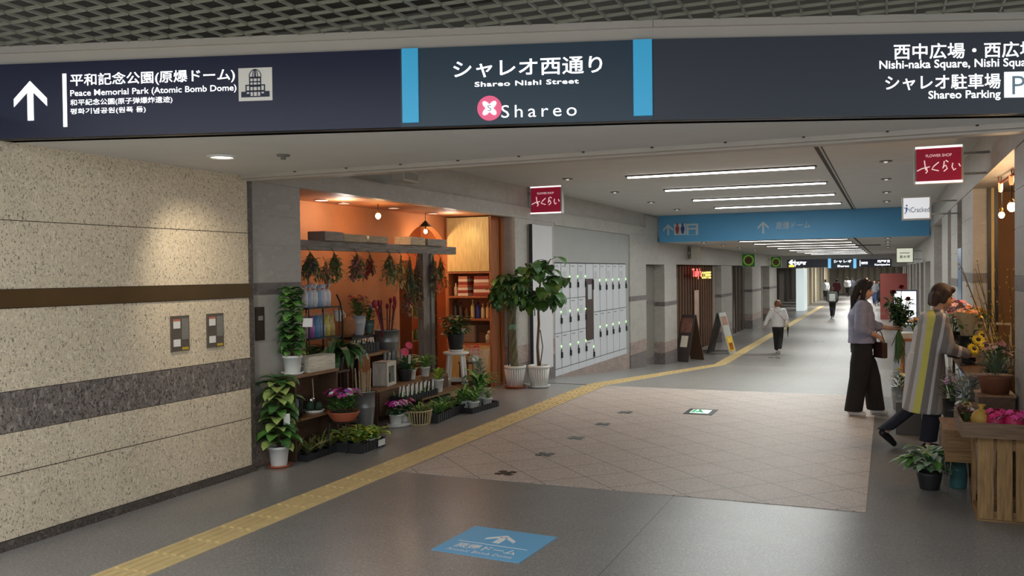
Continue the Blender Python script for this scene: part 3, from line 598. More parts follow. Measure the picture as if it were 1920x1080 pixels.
# floor exit light and floor sticker
q = fl(1314, 773); o = thing('floor_exit_light', 'lit green and white exit guide light set in the pink floor', 'exit light', q)
B = MB(); B.bx(-.17, .17, -.21, .21, 0, .009); B.build('frame', mat('exit_frame', (30, 32, 30), .35, .3, 0), o)
B = MB(); B.bx(-.11, .11, -.13, .13, .0, .012); fa = B.build('lit_panel', glow('exit_white', (205, 240, 225), 1.0), o)
B = MB(); B.caps([(-.01, .03, .012), (.01, -.03, .012)], [.018, .016], 6); B.caps([(.01, -.03, .012), (.04, -.09, .012)], [.012, .01], 6); B.caps([(.01, -.03, .012), (-.04, -.08, .012)], [.012, .01], 6); B.ell((-.02, .07, .012), (.018, .018, .004), 8, 6); B.bx(-.1, -.06, -.11, .11, .012, .013); B.build('running_figure', glow('exit_green', (20, 150, 90), .7, (20, 140, 80)), fa)
for k, (px, py) in enumerate(((1452, 671), (1536, 640))):
    q = atZ(px, py, ZL); B = MB(); B.bx(-.16, -.03, -.06, .06, 0, .005); B.bx(.03, .16, -.06, .06, 0, .005); o = B.build('floor_plate', m_plate); o.location = q
    tag(o, ('dark pair of metal plates in the lower floor just before the white hoodie walker', 'dark pair of metal plates in the lower floor right of the white hoodie walker')[k], 'floor plate')
c4 = [fl(*p) for p in ((808, 1031), (970, 1056), (1043, 1006), (883, 987))]; ux = (c4[1]-c4[0]).normalized(); c0 = c4[0]; sw = ((c4[1]-c4[0]).length+(c4[2]-c4[3]).length)/2; sh = ((c4[3]-c4[0]).length+(c4[2]-c4[1]).length)/2; vx = Vector((-ux.y, ux.x, 0))
t = thing('floor_sticker', 'light blue square floor sticker with white arrow and lettering', 'floor sticker', (0, 0, 0)); B = MB()
B.prism([(0, 0), (sw, 0), (sw, sh), (0, sh)], .003, c0, ux, vx, Vector((0, 0, 1))); B.build('sheet', mat('sticker_blue', (104, 176, 222), .45, 0, .02, 3), t)
M_STW = mat('sticker_white', (235, 238, 240), .5, 0, 0); c0 = c0+_z*.003
B = MB(); B.prism([(sw*.10, sh*.415), (sw*.90, sh*.415), (sw*.90, sh*.425), (sw*.10, sh*.425)], .001, c0, ux, vx, _z); B.build('rule', M_STW, t)
B = MB(); oo = c0+ux*sw*.5+vx*sh*.5
for s in (-1, 1): B.prism([(0, sh*.30), (0, sh*.22), (s*sw*.17, sh*.075), (s*sw*.17, sh*.145)][::s], .001, oo, ux, vx, _z)
B.prism([(-.024, 0), (.024, 0), (.024, sh*.218), (-.024, sh*.218)], .001, oo, ux, vx, _z); B.build('arrow', M_STW, t)
letters('lettering', '原爆ドーム', c0+ux*sw*.15+vx*sh*.19+_z*.001, ux, vx, sw*.70, sh*.17, M_STW, t, .02, depth=0)
letters('lettering', 'Atomic Bomb Dome', c0+ux*sw*.13+vx*sh*.075+_z*.001, ux, vx, sw*.74, sh*.085, M_STW, t, .004, 1.1, depth=0)
# ------------------------------------------------------------------ flower shop shell (left)
XB = -6.2
M_PLAS = mat('orange_plaster', (200, 131, 84), .8, 0, .08, 3, bump=.15)
M_SHOPC = mat('shop_ceiling', (196, 130, 88), .7, 0, .05, 3)
W_OAK = wood('oak_veneer', (204, 178, 116), .7, 4); W_RUST = wood('weathered_wood', (142, 136, 130), .35, 5, 1, .8); W_RUSTV = wood('weathered_post', (132, 124, 116), .3, 5, 2, .8)
W_DARK = wood('dark_walnut', (86, 62, 44), .5, 4, 1); W_MID = wood('brown_plank', (134, 98, 66), .5, 4, 1); W_PALE = wood('pale_plank', (196, 178, 148), .6, 5, 1); W_ORNG = wood('red_brown_frame', (172, 104, 62), .6, 4)
AY0, AY1, AZ = 10.62, 12.2, 1.62; AR = (AY1-AY0)/2
b = MB(); arc = [(AY0, 0)]+[((AY0+AY1)/2-AR*math.cos(PI*k/20), AZ+AR*math.sin(PI*k/20)) for k in range(21)]+[(AY1, 0)]
b.bx(XB-.1, XB, 6.4, AY0, 0, 2.75); b.bx(XB-.1, XB, AY1, 12.6, 0, 2.75)
for (y0, z0), (y1, z1) in zip(arc[1:-2], arc[2:-1]): b.add([(x, y, z) for x in (XB, XB-.1) for y, z in ((y0, z0), (y1, z1), (y1, 2.75), (y0, 2.75))], [[0, 1, 2, 3], [7, 6, 5, 4], [0, 4, 5, 1]])
struct('wall_shop_back', b, M_PLAS)
b = MB(); b.bx(-7.1, -7.0, 10, 12.8, 0, 2.6); b.bx(-7.1, XB-.1, 12.7, 12.8, 0, 2.6); b.bx(-7.1, XB-.1, 10, 10.1, 0, 2.6); struct('wall_niche', b, mat('niche_plaster', (214, 144, 96), .8, 0, .1, 4))
b = MB(); b.bx(XB-.9, XW-.10, 7.05, 12.38, 2.56, 2.60); struct('ceiling_shop', b, M_SHOPC)
b = MB(); b.bx(XB-.2, -5.605, 12.38, 12.5, 0, 2.7); b.bx(XB-.2, XW-.4, 6.4, 6.5, 0, 2.7); struct('wall_shop_end', b, M_PLAS)
b = MB(); b.bx(-5.42, -5.39, 12.30, 12.38, 0, 2.54); struct('trim_9', b, W_ORNG)
for y in (8.67, 9.13, 9.61, 10.1, 10.58, 11.15, 11.67, 12.15): lamp('wall_washer', 'SPOT', (XB+.14, y, 2.54), 1.8, (1, .68, .34), .012, (XB+.05, y, 1.2), 44, .6)
for k, (px, py) in enumerate(((603, 374), (645, 380), (738, 389), (812, 399))):
    q = atZ(px, py, 2.56); o = thing('shop_ceiling_light', 'flat round light in the orange shop ceiling, %s from the grey pier' % ORD[k], 'ceiling light', q, 0, 'flat lights in the shop ceiling')
    B = MB(); B.lathe([(.085, 0), (.085, -.012), (.07, -.014)], n=20, cap0=False); B.build('ring', M_CHROME, o); B = MB(); B.lathe([(.07, -.013), (.001, -.0135)], n=20, cap0=False); B.build('lens', glow('shop_lens', (255, 236, 210), 2.2 if k == 0 else .9) if k == 0 else glow('shop_lens_dim', (255, 220, 185), .8), o)
L_BULB = glow('hot_bulb', (255, 190, 110), 40.0)
def pendant(p, ztop, label, shade=False, r=.028, energy=6):
    o = thing('pendant_bulb', label, 'pendant light', p); B = MB(); B.path([(0, 0, .05), (0, 0, ztop-p[2])], .005, 6); B.build('cord', M_BLACK, o)
    B = MB(); B.lathe([(.014, .02), (.018, .03), (.018, .06), (.006, .075)], n=12); B.build('socket', mat('brass', (170, 130, 70), .3, .9, 0), o, True); B = MB(); B.ell((0, 0, 0), (r, r, r*1.2), 14, 9); B.build('bulb', L_BULB, o, True)
    if shade: B = MB(); B.lathe([(.09, .07), (.03, .13), (.012, .15)], n=20, cap0=False); B.build('shade', mat('dark_shade', (56, 44, 36), .5, .4, 0), o, True)
    lamp('pendant_glow', 'POINT', (p[0], p[1], p[2]-.06), energy, (1, .68, .38), .03)
pendant(atX(709, 405, -5.72), 2.56, 'glowing bare bulb hanging over the wooden trays in the flower shop', False, .032, 2)
pendant(atX(798, 434, -5.95), 2.56, 'glowing bulb under a small dark shade in front of the arch', True, .026, 2)
lamp('shop_fill', 'POINT', (-5.72, 8.6, 2.45), 8, (1, .93, .84), .1); lamp('shop_fill', 'POINT', (-5.75, 11.3, 2.42), 5, (1, .93, .84), .1); lamp('niche_glow', 'POINT', (-6.5, 11.3, 2.3), 26, (1, .7, .4), .05)
# cabinet at the end of the shop
cx0, cx1, cy = -6.18, -5.43, 12.36
t = thing('shop_cabinet', 'tall oak cabinet with open middle shelves at the end of the flower shop', 'cabinet', (cx0, cy, 0)); w = cx1-cx0; D = .36
B = MB(); B.bx(0, .035, -D, 0, 0, 2.55); B.bx(w-.035, w, -D, 0, 0, 2.55); B.bx(0, w, -.02, 0, 0, 2.55); B.build('carcass', W_ORNG, t)
for z in (.62, .99, 1.33, 1.70): B = MB(); B.bx(.035, w-.035, -D, -.02, z, z+.028); B.build('shelf', W_ORNG, t)
B = MB(); B.bx(.03, w-.03, -D-.015, -D, 1.73, 2.54); B.build('upper_door', W_OAK, t); B = MB(); B.bx(.03, w-.03, -D-.015, -D, .08, .62); B.build('lower_door', W_OAK, t); B = MB(); B.bx(0, w, -D+.03, -D+.05, 0, .08); B.build('plinth', W_DARK, t)
lamp('cabinet_spot', 'SPOT', (-5.72, 11.72, 2.545), 3.5, (1, .95, .6), .03, (-5.72, 12.02, 2.1), 70, .9)
def bx_thing(name, label, cat, p, sx, sy, sz, m, group=None, rz=0, bevel=.004):
    B = MB(); B.bx(-sx/2, sx/2, -sy/2, sy/2, 0, sz); o = B.build(name, m, None, False, None, bevel); o.location = p; o.rotation_euler = (0, 0, rz); return tag(o, label, cat, group)
M_RB = mat('red_box', (150, 62, 44), .6, 0, .08, 20); M_WB = mat('cream_box', (222, 210, 190), .6, 0, .05, 20); M_SB = mat('salmon_box', (190, 120, 92), .6, 0, .08, 20)
for st, (x, n, wd, nm) in enumerate(((-5.93, 7, .17, 'narrow'), (-5.62, 6, .27, 'wide'))):
    z = 1.359; hs = .3/n
    for k in range(n):
        m = (M_WB, M_RB, M_WB, M_SB, M_RB, M_WB, M_SB)[k] if st == 0 else (M_RB, M_WB, M_RB, M_SB, M_WB, M_RB)[k]; cn = 'cream' if m is M_WB else ('red' if m is M_RB else 'salmon')
        bx_thing('flat_box', '%s flat box in the %s cabinet stack, %s from the bottom' % (cn, nm, ORD[k]), 'box', (x, 12.16, z), wd*(1-.02*k), .22, hs-.002, m, 'flat boxes stacked in the oak cabinet'); z += hs
def bottle(name, label, p, r, h, m, capm=None, group=None, cat='bottle', neck=.35):
    o = thing(name, label, cat, p, 0, group); B = MB(); B.lathe([(r*.95, 0), (r, h*.05), (r, h*(1-neck)), (r*.4, h*(1-neck*.6)), (r*.36, h*.95)], n=14, cap1=True); B.build('body', m, o, True)
    B = MB(); B.lathe([(r*.42, h*.93), (r*.42, h), (.001, h)], n=12); B.build('cap', capm or M_BLACK, o, True); return o
g = 'bottles on the cabinet shelves'
for x, z, r, h, c, lab in ((-6.08, 1.36, .03, .19, (196, 170, 140), 'beige bottle beside the stacked boxes in the cabinet'), (-6.01, 1.36, .032, .24, (190, 150, 130), 'pinkish bottle beside the narrow box stack'),
    (-6.09, 1.019, .03, .26, (70, 74, 72), 'dark bottle at the end of the second cabinet shelf'), (-6.0, 1.019, .035, .24, (80, 60, 50), 'brown bottle in the second cabinet shelf'), (-5.9, 1.019, .035, .17, (90, 62, 42), 'short round brown bottle on the second shelf'),
    (-5.80, 1.019, .032, .28, (200, 186, 120), 'pale yellow bottle with white top in cabinet'), (-5.71, 1.019, .034, .25, (46, 56, 130), 'deep blue bottle in cabinet'), (-5.63, 1.019, .03, .22, (206, 190, 140), 'cream bottle beside the blue bottle'), (-5.55, 1.019, .03, .24, (214, 178, 120), 'yellowish bottle at the edge of the second shelf')):
    bottle('bottle', lab, (x, 12.12, z), r, h, mat('bottle_%d_%d_%d' % c, c, .25, 0, .04, 8), M_WHITE if c[0] > 180 else M_BLACK, g)
M_WICK = mat('wicker', (176, 142, 96), .8, 0, .3, 60, bump=.5); M_TWIG = mat('grey_twigs', (140, 120, 100), .8, 0, .35, 70, bump=.6)
bx_thing('twig_block', 'grey bundle of dried twigs on the lowest open cabinet shelf', 'dried twigs', (-5.9, 12.14, .649), .34, .2, .27, M_TWIG, bevel=.02); bx_thing('dark_box', 'dark brown box on the lowest open cabinet shelf', 'box', (-5.62, 12.18, .649), .2, .16, .28, W_DARK)
B = MB(); B.caps([(0, 0, .02), (0, 0, .1)], [.04, .045], 10); B.ell((.02, 0, .16), .035); B.caps([(.0, 0, .1), (.06, 0, .13)], [.02, .015], 8); o = B.build('wooden_figurine', W_PALE, None, True); o.location = (-5.52, 12.06, .649); tag(o, 'small pale wooden figurine beside the dark box', 'figurine')
# niche shelves with jars
t = thing('niche_shelf', 'narrow lit shelf rack inside the arch', 'shelf', (-6.55, 11.75, 0)); B = MB(); B.bx(-.12, .12, -.4, -.38, 0, 1.9); B.bx(-.12, .12, .38, .4, 0, 1.9); B.build('frame', W_DARK, t)
for z in (.7, 1.05, 1.4, 1.72): B = MB(); B.bx(-.12, .12, -.38, .38, z, z+.02); B.build('board', W_MID, t)
for k in range(12):
    r_ = random.Random(k); z = (.72, 1.07, 1.42)[k//4]; y = 11.47+.18*(k % 4)
    bottle('jar', '%s jar on the %s board of the rack inside the arch' % (('amber', 'green', 'glass', 'brown')[k % 4], ('lowest', 'second', 'third')[k//4]), (-6.52, y, z), .045, .16, mat('jar_%d' % (k % 4), ((190, 130, 60), (80, 110, 60), (190, 190, 180), (120, 80, 50))[k % 4], .3, 0, .1, 20), mat('brass', (170, 130, 70)), 'jars inside the arch', 'jar', .2)
# ------------------------------------------------------------------ rustic flower stand: beam, posts
XS = -5.72
t = thing('rustic_stand', 'weathered wooden beam on a post, hung with dried flowers', 'stand', (XS, 0, 0))
B = MB(); B.bx(-.05, .05, 7.3, 11.32, 1.97, 2.075); B.build('beam', W_RUST, t)
B = MB(); B.bx(-.05, .04, 10.36, 10.53, 0, 1.97); B.bx(-.03, .055, 10.55, 10.64, 0, 1.97); B.build('post', W_RUSTV, t); B = MB(); B.bx(-.05, .05, 7.3, 7.4, 0, 1.97); B.build('post', W_RUSTV, t)
for k, (x0, x1, h, c) in enumerate(((592, 629, .10, (150, 140, 130)), (632, 672, .085, (178, 164, 136)), (675, 714, .08, (172, 158, 132)), (752, 786, .10, (206, 186, 150)), (791, 823, .09, (160, 150, 138)))):
    ya, yb = atX(x0, 450, XS).y, atX(x1, 450, XS).y; L = yb-ya; o = thing('wooden_tray', 'shallow wooden tray on the rustic beam, %s from the grey pier' % ORD[k], 'tray', (XS, (ya+yb)/2, 2.076), (.04, -.05, .05, .1, -.06)[k], 'wooden trays on the rustic beam'); m = wood('tray_wood_%d' % k, c, .5, 5, 1)
    B = MB(); B.bx(-.11, .11, -L/2, L/2, 0, .012); B.build('base', m, o)
    B = MB(); B.bx(-.11, -.098, -L/2, L/2, .012, h); B.bx(.098, .11, -L/2, L/2, .012, h); B.bx(-.098, .098, -L/2, -L/2+.012, .012, h); B.bx(-.098, .098, L/2-.012, L/2, .012, h); B.build('sides', m, o)
def dried(px, py0, py1, cols, label, n=26, spread=.10, seed=0, x=XS+.09, leafy=True):
    p, q = atX(px, py0, x), atX(px, py1, x); L = p.z-q.z; o = thing('dried_bunch', label, 'dried flowers', p, 0, 'dried flower bunches under the rustic beam'); R = random.Random(seed)
    ms = [mat('dry_%d_%d_%d' % c, c, .8, 0, .2, 30) for c in cols]; B = MB(); T = MB()
    for i in range(n):
        a = R.uniform(0, 2*PI); r = spread*R.random()**.5; d = Vector((math.cos(a)*r, math.sin(a)*r*1.1, -L*R.uniform(.5, .98))); T.path([(0, 0, 0), d*.5+Vector((0, 0, .02)), d], [.002, .002, .0015], 4); B.m = R.randrange(len(ms))
        for j in range(7):
            u = .3+.7*R.random(); e = Vector((R.uniform(-1, 1), R.uniform(-1, 1), R.uniform(-1.2, .5)))
            B.leaf(d*u, e, R.uniform(.05, .09)*(1 if leafy else .7), R.uniform(.018, .034), .3, .3, 'ovate', 3)
    B.build('dried_heads', ms, o); T.build('stems', mat('dry_stem', (110, 96, 64), .8, 0, .2, 30), o); B = MB(); B.lathe([(.014, -.03), (.016, -.02), (.014, -.01)], n=10, cap1=True); B.build('tie', mat('twine', (150, 124, 80), .8, 0, .2, 40), o)
    B = MB(); B.path([(0, 0, -.01), (-.04, 0, .05)], .003, 5); B.build('hook', M_BLACK, o)
OL = (140, 150, 100); DG = (106, 126, 84); BR = (146, 106, 78); PK = (186, 126, 126); TN = (200, 174, 130); RD = (146, 56, 54); PU = (124, 92, 116)
for a in ((582, 472, 528, (OL, DG, PU), 'olive dried bunch hanging nearest the grey pier', 34, .13, 1), (627, 473, 527, (OL, DG, (140, 130, 60)), 'green and yellow dried bunch above the metal rack', 26, .09, 2), (611, 490, 540, (TN, BR), 'small tan dried bunch behind the metal rack', 16, .06, 3),
    (669, 474, 532, (DG, OL, PK), 'green dried bunch with pink tips in mid beam', 34, .11, 4), (694, 476, 520, (RD, BR), 'dark red dried bunch beside the pink tipped bunch', 18, .07, 5), (731, 476, 540, (OL, DG, TN), 'large olive dried bunch left of the rustic post', 36, .13, 6),
    (752, 478, 545, (TN, (206, 180, 120)), 'straw coloured dried bunch left of the rustic post', 22, .06, 7), (768, 480, 588, (DG, OL, (100, 100, 84)), 'long dark hanging garland beside the rustic post', 44, .09, 8), (782, 482, 600, (BR, (90, 80, 70), OL), 'long brown hanging garland touching the rustic post', 40, .08, 9),
    (762, 545, 596, (RD, BR, TN), 'hanging string of reddish seed heads', 22, .06, 10), (812, 480, 560, (BR, OL, PU), 'brown dried bunch just right of the rustic post', 30, .08, 11), (826, 482, 545, (DG, (150, 110, 50)), 'dark dried bunch at the far end of the beam', 24, .09, 12)): dried(*a)
# ------------------------------------------------------------------ pots and plants
M_POT = mat('white_plastic_pot', (224, 224, 220), .45, 0, .02, 6); M_TERR = mat('terracotta', (168, 88, 58), .75, 0, .08, 12); M_SOIL = mat('soil', (52, 40, 32), .95, 0, .3, 80); M_ZINC = mat('zinc', (150, 154, 156), .4, .7, .1, 14); M_BPOT = mat('black_pot', (38, 38, 40), .55, 0, .06, 10)
def green(c, g=.45): return mat('leaf_%d_%d_%d' % c, c, g, 0, .28, 9)
LG = (94, 142, 66); LD = (64, 104, 54); LY = (176, 196, 76); LV = (142, 162, 90); LL = (120, 168, 80); LB = (70, 112, 74)
M_STEM = mat('green_stem', (92, 112, 58), .6, 0, .15, 14); M_TRUNK = mat('grey_green_trunk', (112, 112, 84), .75, 0, .2, 14, bump=.3); M_BARK = mat('brown_trunk', (112, 92, 66), .8, 0, .2, 14)
def pot(o, r0, r1, h, m=M_POT, rim=True, rib=0, name='pot', z=0.0):
    B = MB(); pr = [(r0*.97, z), (r0, z+.006), (r1, z+h*.86)]
    pr += [(r1*1.09, z+h*.87), (r1*1.09, z+h), (r1*.96, z+h), (r1*.92, z+h*.86)] if rim else [(r1*1.02, z+h), (r1*.94, z+h), (r1*.9, z+h*.86)]
    B.lathe(pr, n=28, rib=0); b_ = B.build(name, m, o, True)
    if rib:
        B = MB()
        for k in range(rib):
            a = 2*PI*k/rib; B.path([(r0*1.0*math.cos(a), r0*1.0*math.sin(a), z+.01), (r1*1.0*math.cos(a), r1*1.0*math.sin(a), z+h*.85)], r0*.10, 5)
        B.build('fluting', m, b_, True)
    B = MB(); B.lathe([(.001, z+h*.9), (r1*.95, z+h*.88)], n=20, cap0=False); B.build('soil', M_SOIL, o)
def saucer(o, r, m=M_POT, z=0.0, h=.025): B = MB(); B.lathe([(r*.8, z), (r, z+h), (r*.95, z+h), (r*.78, z+.006), (.001, z+.006)], n=26); B.build('saucer', m, o, True)
def tagcard(o, p, w=.05, h=.09, rot=0.0, rx=.0, m=M_WHITE):
    B = MB(); M = Matrix.Translation(p) @ Matrix.Rotation(rot, 4, 'Z') @ Matrix.Rotation(rx, 4, 'X') ; B.bx(-w/2, w/2, -.002, .002, -h/2, h/2, M); B.build('price_card', m, o)
def leaves(B, R, n, zr, rr, L, w, kind='ovate', droop=.4, up=.4, c=(0, 0), fold=.25, nm=1, ov=0.0):
    for i in range(n):
        z = zr[0]+(zr[1]-zr[0])*(i+.5)/n; a = i*2.4+R.uniform(-.4, .4); r = rr*R.uniform(.1, .75)
        d = Vector((math.cos(a), math.sin(a), up+R.uniform(-.25, .3))); B.m = R.randrange(nm); k = R.uniform(.75, 1.2)
        B.leaf((c[0]+math.cos(a)*r, c[1]+math.sin(a)*r, z), d, L*k, w*k, droop+R.uniform(-.15, .2), fold, kind, 5)
def pole_plant(label, p, h, rp, hp, cols, L, w, n, spread, seed, sauc, group=None, card=None, name='potted_pothos'):
    o = thing(name, label, 'potted plant', p, 0, group); R = random.Random(seed); z0 = 0.0
    if sauc is not None: saucer(o, rp*1.25, sauc); z0 = .008
    pot(o, rp*.8, rp, hp, z=z0); B = MB(); B.path([(0, 0, hp*.85), (0, 0, h*.95)], .018, 8); B.build('moss_pole', mat('moss_pole', (84, 66, 44), .9, 0, .3, 40), o); B = MB(); ms = [green(c) for c in cols]
    leaves(B, R, n, (hp+.02, h), spread, L, w, 'heart', .7, .35, nm=len(ms)); B.build('foliage', ms, o)
    if card: tagcard(o, *card)
    return o
q = fl(515, 880); pole_plant('leafy pothos on a moss pole in a white pot on the floor, white card attached', (q.x-.03, q.y+.1, 0), .80, .088, .18, (LG, LD, LV), .19, .12, 78, .05, 3, M_TERR, None, ((.13, -.05, .44), .055, .10, .6, .25))
# wooden shelving unit beside the pier
t = thing('wooden_shelf_unit', 'low dark wooden shelf unit beside the grey pier', 'shelf', (0, 0, 0)); ux0, ux1, uy0, uy1 = -5.195, -4.97, 6.62, 7.30
B = MB(); B.bx(ux0, ux1, uy0, uy0+.02, 0, .76); B.build('side_panel', W_DARK, t); B = MB(); B.bx(ux0, ux1, uy1-.02, uy1, 0, .76); B.build('side_panel', W_DARK, t)
B = MB(); B.bx(ux0, ux1+.01, uy0-.01, uy1+.01, .76, .785); B.build('top', W_MID, t); B = MB(); B.bx(ux0, ux1, uy0+.02, uy1-.02, .36, .38); B.build('shelf', W_MID, t); B = MB(); B.bx(ux0, ux0+.01, uy0+.02, uy1-.02, 0, .76); B.build('back', W_DARK, t)
pole_plant('tall leafy pothos in a white pot, on top of the low shelf unit', (-5.06, 6.71, .786), .80, .085, .17, (LG, LD, LL), .13, .10, 120, .03, 5, M_POT, None, ((.16, .02, .48), .09, .08, .4, -.2))
t = thing('planter_box', 'whitewashed wooden planter box on top of the low shelf unit', 'planter', (-5.07, 7.08, .786)); B = MB()
B.bx(-.08, .08, -.21, .21, 0, .01); B.bx(.07, .08, -.21, .21, .01, .145); B.bx(-.08, -.07, -.21, .21, .01, .145); B.bx(-.07, .07, -.21, -.2, .01, .145); B.bx(-.07, .07, .2, .21, .01, .145); B.build('box', wood('whitewashed_wood', (208, 200, 182), .7, 5, 1), t); B = MB(); B.bx(-.07, .07, -.2, .2, .1, .12); B.build('soil', M_SOIL, t)
def bucket(name, label, p, r0, r1, h, m=M_ZINC, handle=False, cat='bucket', group=None, parts=None):
    o = thing(name, label, cat, p, 0, group); B = MB(); B.lathe([(r0, 0), (r0*1.02, .01), (r1*.98, h*.62), (r1*1.0, h*.64), (r1*.985, h*.66), (r1*1.02, h), (r1*1.06, h), (r1*.96, h*.97), (r0*.93, .02), (.001, .02)], n=24); B.build('body', m, o, True)
    if handle: B = MB(); B.path([(r1*math.cos(a), 0, h*.95+r1*math.sin(a)) for a in [PI*k/10 for k in range(11)]], .003, 6); B.build('handle', M_STEEL, o)
    return o
bucket('tin_pail', 'little tin pail at the end of the whitewashed planter box', (-5.08, 6.845, .786), .03, .042, .09)
t = thing('glass_jar', 'dark glass terrarium jar on the middle board of the low shelf unit', 'jar', (-5.08, 6.78, .381)); B = MB(); B.lathe([(.05, 0), (.062, .02), (.065, .13), (.05, .17), (.052, .19), (.046, .19), (.058, .13), (.055, .02), (.001, .012)], n=22); B.build('glass', mat('smoked_glass', (70, 78, 80), .08, 0, 0, trans=.85), t, True); B = MB(); leaves(B, random.Random(9), 10, (.02, .08), .03, .06, .03, 'ovate', .3, .8); B.build('foliage', green(LD), t)
t = thing('succulent_dish', 'white dish with small dark succulents and a shiny ball, in the low shelf unit', 'plant dish', (-5.08, 7.06, .381)); saucer(t, .1, M_WHITE, 0, .03); B = MB(); R = random.Random(4)
for x, y, r in ((-.02, -.045, .045), (.02, .045, .04), (-.04, .03, .03)): B.ell((x, y, .02+r), (r, r, r*1.1), 12, 8)
B.build('succulents', mat('cactus_green', (50, 74, 56), .7, 0, .3, 60, bump=.6), t, True); B = MB(); B.ell((-.03, -.01, .12), .04); B.build('glass_ball', M_CHROME, t, True); B = MB(); B.path([(0, 0, .1), (0, -.02, .33)], .005, 6); B.build('stick', W_PALE, t)
def tray(name, label, p, L, w, h, rz, group=None, cat='plant tray', card=False):
    o = thing(name, label, cat, p, rz, group); B = MB(); B.bx(-w/2, w/2, -L/2, L/2, 0, .008); B.build('base', M_BPOT, o)
    B = MB(); t_ = .008
    B.bx(-w/2, -w/2+t_, -L/2, L/2, .008, h); B.bx(w/2-t_, w/2, -L/2, L/2, .008, h); B.bx(-w/2+t_, w/2-t_, -L/2, -L/2+t_, .008, h); B.bx(-w/2+t_, w/2-t_, L/2-t_, L/2, .008, h)
    for k in range(int(L/.06)): y = -L/2+.03+k*.06; B.bx(w/2, w/2+.005, y-.006, y+.006, 0, h)
    B.build('sides', M_BPOT, o)
    if card: B = MB(); B.bx(w/2+.006, w/2+.012, card[0], card[0]+card[1], card[2], card[2]+card[3]); B.build('label_card', M_WHITE, o)
    return o
def seedling(label, p, cols, n, L, w, kind, seed, group, rp=.04, hp=.06, potm=M_BPOT, up=.9, droop=.35, spread=.02, h=.03, name='potted_seedling', card=None, flow=None):
    o = thing(name, label, 'potted plant', p, seed*.7, group); R = random.Random(seed); pot(o, rp*.8, rp, hp, potm, rim=potm is not M_BPOT); B = MB(); ms = [green(c) for c in cols]
    leaves(B, R, n, (hp*.85, hp+h), spread, L, w, kind, droop, up, nm=len(ms)); B.build('foliage', ms, o)
    if card: tagcard(o, *card)
    if flow:
        B = MB(); fm = [mat('petal_%d_%d_%d' % c, c, .5, 0, .12, 30) for c in flow[0]]
        for i in range(flow[1]):
            a = R.uniform(0, 2*PI); r = flow[2]*R.random()**.5; B.m = R.randrange(len(fm)); B.petals((r*math.cos(a), r*math.sin(a), hp+flow[3]*R.uniform(.7, 1.0)), (math.cos(a)*.6, math.sin(a)*.6, .8), flow[4], 5, None, .35)
        B.build('flowers', fm, o)
    return o
c_, d_ = fl(552, 864), fl(640, 834); L = (d_-c_).length; md = (c_+d_)/2; rz = math.atan2(-(d_-c_).x, (d_-c_).y); ax = (d_-c_).normalized()
tray('seedling_tray', 'black tray of striped leafy plants on the floor before the low shelf unit', (md.x+.02, md.y, 0), L+.02, .26, .06, rz)
for k in range(8):
    u = -.5+(k//2+.5)/4; v = (-.06, .06)[k % 2]; pp = md+ax*(u*L*.95)+Vector((.02+v, 0, .009)); row, col = ('front', 'rear')[k % 2 == 0], ORD[k//2]
    seedling('striped yellow-green plant in the floor tray by the pothos, %s row, %s' % (row, col), pp, ((150, 150, 84), (104, 116, 66), (170, 165, 110)), 13, .15, .022, 'strap', 20+k, 'striped plants in the floor tray', .045, .05, M_BPOT, 1.0, .3)
# dark drooping plant behind the unit
t = thing('plant_stand', 'dark narrow wooden stand under the drooping dark plant', 'stand', (-5.30, 7.66, 0)); B = MB(); B.bx(-.14, .14, -.14, .14, .70, .72); B.build('top', W_DARK, t)
for sx in (-1, 1):
    for sy in (-1, 1): B = MB(); B.bx(sx*.12-.012, sx*.12+.012, sy*.12-.012, sy*.12+.012, 0, .70); B.build('leg', W_DARK, t)
o = thing('potted_drooping_plant', 'big dark green plant with long drooping leaves beside the planter box', 'potted plant', (-5.25, 7.66, .721)); pot(o, .08, .1, .14, M_BPOT, False); B = MB(); R = random.Random(11); ms = [green(LD), green((58, 92, 46))]
for i in range(38): a = R.uniform(-PI*.75, PI*.75); B.m = i % 2; B.leaf((.03*math.cos(a), .03*math.sin(a), .14+.01*(i % 8)), (math.cos(a), math.sin(a), R.uniform(.5, 1.3)), R.uniform(.34, .50), R.uniform(.08, .11), R.uniform(1.0, 1.7), .2, 'lance', 7)
B.build('foliage', ms, o)
# flowers on a wire stand, zinc bucket behind
q = fl(655, 850); q = Vector((q.x-.10, q.y+.06, 0)); t = thing('wire_plant_stand', 'round black wire stand holding the terracotta flower bowl', 'stand', q)
zt = .30; B = MB(); B.lathe([(.15, zt-.008), (.16, zt), (.001, zt)], n=26); B.build('top', M_BPOT, t)
for k in range(4): a = PI/4+k*PI/2; B = MB(); B.path([(.13*math.cos(a), .13*math.sin(a), zt-.005), (.15*math.cos(a), .15*math.sin(a), .12), (.12*math.cos(a), .12*math.sin(a), 0)], .006, 6); B.build('leg', M_BPOT, t)
o = thing('flower_bowl', 'terracotta bowl crowded with pink and white flowers, on the wire stand', 'potted flowers', q+_z*.301); pot(o, .11, .155, .09, M_TERR, False); B = MB(); R = random.Random(6); ms = [green(LD), green(LG)]; leaves(B, R, 110, (.08, .24), .17, .10, .035, 'ovate', .4, .7, nm=2); B.build('foliage', ms, o)
B = MB(); fm = [mat('petal_%d_%d_%d' % c, c, .5, 0, .12, 30) for c in ((196, 70, 150), (232, 226, 232), (170, 50, 90), (150, 90, 180))]
for i in range(46): a = R.uniform(0, 2*PI); r = .18*R.random()**.5; B.m = R.choice((0, 0, 0, 1, 2, 3)); B.petals((r*math.cos(a), r*math.sin(a), .24+.06*R.random()), (math.cos(a)*.5, math.sin(a)*.5, .9), .032, 5)
B.build('flowers', fm, o)
